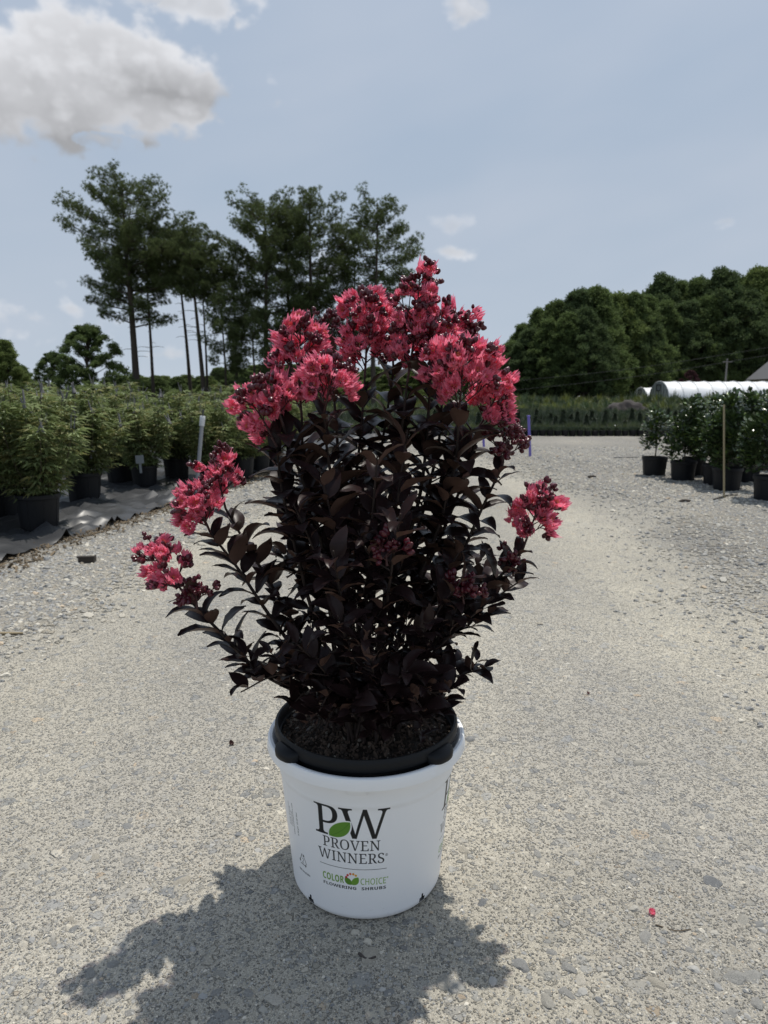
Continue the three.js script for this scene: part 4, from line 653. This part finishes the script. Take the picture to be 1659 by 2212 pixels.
{
  const dark = [0.085, 0.120, 0.050], mid = [0.115, 0.158, 0.056], lite = [0.155, 0.200, 0.066], wood = 'broadleaf trees in the wood on the right', H0 = 12;
  const protos = [leafTree(601, H0, 3.9, mid), leafTree(602, H0, 3.4, mid), leafTree(603, H0, 4.4, dark), leafTree(604, H0, 3.5, lite)];
  const places = [  // column and height of the top, distance, prototype, label
    [1032, 738, 126, 1], [996, 758, 130, 0], [955, 772, 130, 2], [905, 782, 132, 0], [1062, 742, 120, 0, 'small dark rounded tree alone at the left end of the right wood'], [1092, 768, 84, 3, 'light green low tree where the right wood begins'], [1130, 700, 84, 0], [1165, 668, 82, 1], [1205, 650, 80, 0], [1248, 628, 79, 2, 'large rounded tree near the middle of the right wood'], [1290, 622, 80, 1],
    [1335, 634, 82, 3], [1372, 632, 80, 0], [1395, 640, 90, 1], [1432, 594, 92, 2, 'dark tree standing taller where the wood steps up on the right'], [1470, 608, 94, 0], [1510, 602, 92, 1], [1562, 582, 90, 2, 'tall very dark tree above the greenhouses'], [1605, 600, 96, 1], [1640, 578, 94, 3, 'bright green tall tree at the right edge of the picture'], [1690, 572, 96, 1], [1740, 580, 95, 0],
    [1108, 738, 79, 1], [1146, 712, 77, 2], [1186, 690, 76, 0], [1228, 676, 75, 1], [1268, 668, 75, 2], [1312, 672, 76, 0], [1352, 664, 77, 1], [1392, 668, 82, 2], [1440, 650, 87, 0], [1486, 652, 88, 2], [1532, 640, 88, 0], [1582, 634, 90, 1], [1624, 630, 90, 2], [1672, 622, 91, 0],
    [1180, 705, 95, 2], [1225, 690, 95, 0], [1310, 680, 96, 2], [1385, 668, 100, 0], [1452, 640, 106, 0], [1535, 640, 106, 2], [1600, 645, 108, 0],
  ];
  const R = rng(66), first = [true, true, true, true];
  places.forEach(([x, y, d0, k, label], i) => {
    const d = x > 1400 ? d0 * 1.11 : x > 1300 ? Math.max(d0, 89) : d0;
    const p = atZ(x, y, -d), s = (p.y + 0.1) / H0, foot = V(p.x, -0.08, -d), wide = Math.max(s, 0.8) * (0.95 + 0.25 * R()), l = label || (i < 22 ? 'broadleaf tree among many along the skyline of the right wood' : 'broadleaf tree in the dark face of the right wood below the skyline'), g = label ? wood : i < 22 ? 'skyline trees of the right wood' : 'front trees of the right wood';
    if (first[k]) { first[k] = false; protos[k].position.copy(foot); protos[k].scale.set(wide, s, wide); tag(protos[k], l, null, g); } else copyOf(protos[k], 'broadleaf_tree', foot, R() * 6.3, [wide, s, wide], l, g);
  });
  protos.push(leafTree(605, H0, 5.0, mid, 84, 40)); let airy = true;
  for (const [x, y, d, k, s2, l, g] of [[185, 702, 50, 4, 1.35, 'wide green broadleaf tree left of the tall pines'], [110, 762, 52, 4, 1.3, 'lower green tree between the wide tree and the left edge'], [8, 735, 40, 3, 1.1, 'bright yellow-green tree at the left edge behind the shrubs'], [45, 790, 46, 1, 1.3, 'low tree behind the shrubs next to the bright left edge tree']])
    { const p = atZ(x, y, -d), s = (p.y + 0.1) / H0; if (k === 4 && airy) { airy = false; protos[4].position.set(p.x, -0.08, -d); protos[4].scale.set(s * s2, s, s * s2); tag(protos[4], l, null, 'broadleaf trees left of the pines'); } else copyOf(protos[k], 'broadleaf_tree', V(p.x, -0.08, -d), R() * 6.3, [s * s2, s, s * s2], l, 'broadleaf trees left of the pines'); }
  for (let k = 0; k < 30; k++) { const x = 240 + k * 24 + 14 * (R() - 0.5), y = 815 + 16 * (R() - 0.5) - (k > 9 ? 20 : 0), d = 92 + 26 * R(), p = atZ(x, y, -d), s = (p.y + 0.1) / H0; copyOf(protos[k % 2 ? 3 : 1], 'broadleaf_tree', V(p.x, -0.08, -d), R() * 6.3, [s * 2.3, s, s * 2.3], 'low broadleaf tree in the distant line seen between the pine trunks', 'distant trees behind the pines'); }
  const purple = leafTree(610, 3.9, 2.0, [0.060, 0.026, 0.030], 26, 40); const pp = atZ(1496, 797, -80); purple.position.set(pp.x, -0.08, -80); purple.scale.set(1.05, pp.y / 3.9, 1.05); tag(purple, 'small purple leaved tree behind the large white greenhouse');
}

// ---------------------------------------------------------------- greenhouses, house, power line
function greenhouse(label, x0, z, w, h, len, hoops, panel) {
  const o = thing('greenhouse', label, 'greenhouse', V(x0, -0.08, z)); const prof = a => V(0, Math.pow(Math.sin(a), 0.78) * h, -Math.cos(a) * w / 2), na = 26, pos = [], idx = [], nl = hoops * 6;
  for (let i = 0; i <= nl; i++) for (let j = 0; j <= na; j++) { const p = prof(j / na * Math.PI), sag = 1 - 0.018 * Math.abs(Math.sin(i / 6 * Math.PI)); pos.push(0.02 + i / nl * len, p.y * sag, p.z * sag); }
  for (let i = 0; i < nl; i++) for (let j = 0; j < na; j++) { const a = i * (na + 1) + j, b = a + na + 1; idx.push(a, b, a + 1, a + 1, b, b + 1); }
  mesh('cover', geom(pos, idx), phys(lin(0.80, 0.81, 0.82), 0.45, { transmission: 0.15, thickness: 0 }), o);
  for (let k = 0; k <= hoops; k++) mesh('hoop', limb([...Array(9)].map((_, j) => prof(j / 8 * Math.PI).multiplyScalar(1.006).add(V(0.02 + k / hoops * len, 0, 0))), 0.045, 0.045, 18, 5), std(lin(0.55, 0.56, 0.57), 0.5, { metalness: 0.4 }), o);
  const sh = new THREE.Shape(); for (let j = 0; j <= na; j++) { const p = prof(j / na * Math.PI); j ? sh.lineTo(p.z, p.y) : sh.moveTo(p.z, p.y); }
  const eg = new THREE.ExtrudeGeometry(sh, { depth: 0.03, bevelEnabled: false }); eg.rotateY(-Math.PI / 2); mesh('end_wall', eg, phys(panel, 0.6), o);
  const slat = std(lin(0.24, 0.25, 0.25), 0.7); for (let k = 1; k < 8; k++) { const zz = -w / 2 + k * w / 8, hh = Math.pow(Math.sqrt(clamp(1 - (zz / (w / 2)) ** 2)), 0.78) * h; mesh('stud', box(0.06, hh * 0.97, 0.09, -0.065, hh * 0.485, zz), slat, o); }
  mesh('rail', box(0.05, 0.10, w * 0.9, -0.07, h * 0.32, 0), slat, o);
  const v = mesh('vent_frame', merge([box(0.05, 0.09, 0.9, -0.075, h * 0.86, 0), box(0.05, 0.09, 0.9, -0.075, h * 0.62, 0), box(0.05, h * 0.24, 0.09, -0.075, h * 0.74, -0.45), box(0.05, h * 0.24, 0.09, -0.075, h * 0.74, 0.45)]), std(lin(0.05, 0.05, 0.05), 0.7), o);
  return o;
}
{
  let p = atZ(1429, 824, -74); greenhouse('large white plastic covered greenhouse tunnel running off to the right', p.x - 0.2, -74, 5.6, p.y + 0.08, 30, 20, lin(0.42, 0.44, 0.44));
  p = atZ(1405, 837, -80); greenhouse('smaller white greenhouse tunnel behind the left end of the large one', p.x - 0.9, -80.5, 4.6, p.y + 0.08, 9, 7, lin(0.74, 0.77, 0.79));
  // house: walls, gable roof with shingle courses
  const e = atZ(1692, 817, -81), t = atZ(1736, 766, -81), hs = thing('house', 'grey shingled hip roof house rising behind the greenhouse at the right edge', 'house', V(e.x, -0.08, -81));
  const eave = e.y + 0.08, slope = (t.y - e.y) / (t.x - e.x), run = 4.2, top = eave + run * slope, len = 15, shingle = std(lin(0.135, 0.136, 0.142), 0.9);
  mesh('wall', box(len - 1, eave + 0.05, 2 * run - 1, len / 2, (eave + 0.05) / 2, -run), std(lin(0.22, 0.20, 0.18), 0.85), hs);
  const roof = mesh('roof', geom([0, eave, 0, len, eave, 0, len, eave, -2 * run, 0, eave, -2 * run, run, top, -run, len - run, top, -run], [0, 1, 5, 0, 5, 4, 1, 2, 5, 2, 3, 4, 2, 4, 5, 3, 0, 4, 0, 2, 1, 0, 3, 2]).toNonIndexed(), shingle, hs); roof.geometry.computeVertexNormals();
  const shades = [0.85, 1.0, 1.15].map(k => std(lin(0.135 * k, 0.136 * k, 0.142 * k), 0.9));
  for (let k = 0; k < 16; k++) { const u = k / 16, v = (k + 1.1) / 16, c = geom([u * run, mix(eave, top, u) + 0.05, -u * run, len - u * run, mix(eave, top, u) + 0.05, -u * run, len - v * run, mix(eave, top, v) + 0.02, -v * run, v * run, mix(eave, top, v) + 0.02, -v * run], [0, 1, 2, 0, 2, 3]); mesh('shingle_course', c, shades[k % 3], roof); }
  mesh('hip_cap', rod(V(0, eave + 0.04, 0), V(run, top + 0.04, -run), 0.14, 0.14, 6), std(lin(0.10, 0.075, 0.06), 0.8), roof); mesh('gutter', rod(V(0, eave - 0.04, 0.06), V(len, eave - 0.04, 0.06), 0.09, 0.09, 8), std(lin(0.12, 0.09, 0.07), 0.7), hs);
  // thin utility pole and two wires
  const up = atZ(1571, 775, -80), pole = thing('utility_pole', 'thin grey utility pole standing behind the greenhouse', 'utility pole', V(up.x, -0.08, -80));
  mesh('post', rod(V(0, 0, 0), V(0, up.y + 0.1, 0), 0.12, 0.09, 8), std(lin(0.17, 0.16, 0.15), 0.9), pole); mesh('cross_arm', box(1.0, 0.1, 0.1, 0, up.y - 0.25, 0.12), std(lin(0.15, 0.14, 0.13), 0.9), pole);
  for (const [a, b, l] of [[[1060, 848, -70], [1720, 757, -60], 'lower power line crossing in front of the right wood'], [[1060, 828, -72], [1720, 741, -62], 'upper power line crossing in front of the right wood']]) { const A = atZ(...a), B = atZ(...b), m = A.clone().lerp(B, 0.5).add(V(0, -0.35, 0)); tag(mesh('power_line', limb([A, m, B], 0.011, 0.011, 24, 5), std(lin(0.12, 0.12, 0.12), 0.8)), l, 'power line'); }
}

// ---------------------------------------------------------------- stakes, pole, tag and small things lying about
{
  const stake = (name, label, cat, b, t, r0, r1, mat, yb = 0) => { const B = onGround(...b, yb), T = atZ(t[0], t[1], B.z), o = thing(name, label, cat, B); mesh('shaft', rod(V(0, -0.05, 0), T.clone().sub(B), r0, r1, 9), mat, o); return [o, T.sub(B)]; };
  const purple = std(lin(0.155, 0.125, 0.46), 0.6);
  let [o, t] = stake('marker_stake', 'taller purple marker stake, nearer one in the gravel right of the shrub', 'stake', [1146, 991], [1142, 899], 0.020, 0.020, purple); mesh('cap', rod(t.clone().add(V(0, -0.012, 0)), t.clone().add(V(0, 0.012, 0)), 0.022, 0.022), purple, o);
  o.userData.group = 'purple marker stakes';
  [o, t] = stake('marker_stake', 'shorter purple marker stake farther off, next to the dark shrub', 'stake', [1046, 968], [1043, 929], 0.022, 0.022, purple); mesh('cap', rod(t.clone().add(V(0, -0.012, 0)), t.clone().add(V(0, 0.012, 0)), 0.024, 0.024), purple, o); o.userData.group = 'purple marker stakes';
  stake('bamboo_stake', 'thin tan bamboo stake in front of the glossy shrubs on the right', 'stake', [1565, 1083], [1564, 874], 0.009, 0.008, std(lin(0.30, 0.25, 0.15), 0.7));
  const pvc = std(lin(0.27, 0.28, 0.30), 0.5);
  [o, t] = stake('irrigation_pole', 'leaning pale plastic pole standing among the left shrubs', 'pole', [422, 1066], [437, 908], 0.018, 0.018, pvc, 0.04); const u = t.clone().normalize(); mesh('coupling', rod(t.clone().addScaledVector(u, -0.05), t.clone().addScaledVector(u, 0.04), 0.025, 0.025), std(lin(0.6, 0.61, 0.62), 0.5), o); mesh('nozzle', rod(t.clone().addScaledVector(u, 0.04), t.clone().addScaledVector(u, 0.10), 0.008, 0.010), std(lin(0.05, 0.05, 0.05), 0.5), o);
  const q = onGround(314, 1064, 0.045), tg = thing('plant_tag', 'pale plastic plant tag stuck in one of the black pots on the left', 'plant tag', V(q.x + 0.01, 0.26, q.z + 0.12)), tm = phys(lin(0.17, 0.19, 0.20), 0.4);
  mesh('stick', box(0.022, 0.10, 0.002, 0, 0.03, 0), tm, tg); mesh('plate', box(0.072, 0.075, 0.002, 0, 0.105, 0.003), tm, tg); tg.rotation.set(-0.12, 0.25, 0.08);
  // broken pot rim lying on the left gravel
  const bp = onGround(190, 1222), br = thing('pot_fragment', 'dark brown broken pot piece lying on the left gravel', 'debris', V(bp.x, rise(bp.x, bp.z) + 0.002, bp.z)), bm = std(lin(0.035, 0.028, 0.022), 0.8);
  mesh('wall', merge([box(0.080, 0.030, 0.008, 0, 0.015, 0.025, 0.1), box(0.008, 0.034, 0.05, 0.038, 0.017, 0, 0.1), box(0.008, 0.028, 0.05, -0.038, 0.014, 0, 0.05)]), bm, br); mesh('ledge', box(0.092, 0.007, 0.03, 0, 0.034, 0.018, 0.12), bm, br);
  for (const [x, y, label] of [[1278, 1036, 'dark flat clod on the gravel beyond the far right flowers'], [1479, 1088, 'dark brown clod on the gravel in front of the glossy shrubs']]) { const p = onGround(x, y), m = mesh('clod', stoneGeo(33 + x, 2), std(lin(0.05, 0.042, 0.034), 0.95)); m.position.set(p.x, rise(p.x, p.z) + 0.012, p.z); m.scale.set(0.055, 0.022, 0.035); tag(m, label, 'clod'); }
  const sticks = [[[1300 + 240, 1086], [1548 + 44, 1077], 0.008, lin(0.03, 0.026, 0.022), 'dark stick lying by the foot of the bamboo stake', 'stick'], [[-30, 1379], [50, 1377], 0.006, lin(0.30, 0.24, 0.15), 'pale straw stalk on the ground at the left edge', 'straw'], [[1416, 2008], [1492, 2018], 0.0012, lin(0.10, 0.075, 0.05), 'short thin twig lying below the fallen pink flower', 'twig'], [[1325, 992], [1380, 992], 0.010, lin(0.16, 0.16, 0.16), 'grey strip lying on the far gravel right of the tall stake', 'strip'], [[775, 2062], [812, 2070], 0.0025, lin(0.06, 0.05, 0.045), 'dark chip of wood in the shade below the pot', 'wood chip']];
  for (const [a, b, r, c, label, cat] of sticks) { const A = onGround(...a), B = onGround(...b), m = A.clone().lerp(B, 0.5); A.y = rise(A.x, A.z) + r; B.y = rise(B.x, B.z) + r * 1.3; m.y = rise(m.x, m.z) + r * 1.6; m.z += 0.01; tag(mesh(cat === 'wood chip' ? 'wood_chip' : cat, limb([A, m, B], r, r * 0.6, 8, 6, 0.6), std(c, 0.9)), label, cat); }
  for (const [x, y, s, c, label] of [[1405, 1984, 0.0072, null, 'fallen pink flower on the gravel right of the pot'], [753 + 1000 - 783, 2300 - 195, 0.0, null, ''], [500, 1611, 0.008, lin(0.06, 0.02, 0.02), 'withered dark flower on the gravel left of the pot'], [1270, 1500 + 0, 0.005, lin(0.12, 0.015, 0.03), 'tiny dropped dark red bud right of the shrub']]) { if (!s) continue; const p = onGround(x, y), m = mesh('fallen_flower', blossomShapes[x % 10], c ? phys(c, 0.8) : petalMat); m.position.set(p.x, rise(p.x, p.z) + 0.003, p.z); m.rotation.set(-1.3, 0.3, 0.4); m.scale.setScalar(s); tag(m, label, 'flower'); }
  // mulch heap and white plastic in the far bed
  const heap = (name, mat, x, y, d, w, h, dep, label, cat, seed) => { const g = new THREE.SphereGeometry(1, 28, 14, 0, 2 * Math.PI, 0, Math.PI / 2), p = g.attributes.position; for (let i = 0; i < p.count; i++) { const v = V().fromBufferAttribute(p, i), k = 1 + 0.35 * N3(v.x * 2 + seed, v.y * 2, v.z * 2) + 0.15 * N3(v.x * 7, v.y * 7 + seed, v.z * 7); p.setXYZ(i, v.x * k, v.y * k, v.z * k); } g.computeVertexNormals(); const m = mesh(name, g, mat), q = atZ(x, y, -d); m.position.set(q.x, -0.07, -d); m.scale.set(w, h, dep); tag(m, label, cat); };
  heap('mulch_heap', std(lin(0.045, 0.038, 0.036), 0.95), 1352, 900, 36, 0.95, 0.75, 0.9, 'dark grey mulch heap between the far bed and the greenhouses', 'heap', 3);
  heap('plastic_sheet', std(lin(0.7, 0.71, 0.72), 0.5), 1330, 931, 20.5, 0.22, 0.16, 0.15, 'crumpled white plastic lying in the far bed', 'plastic sheet', 9);
}

scene.traverse(o => { if (o.isMesh) { o.castShadow = true; o.receiveShadow = true; } });
renderer.render(scene, camera);
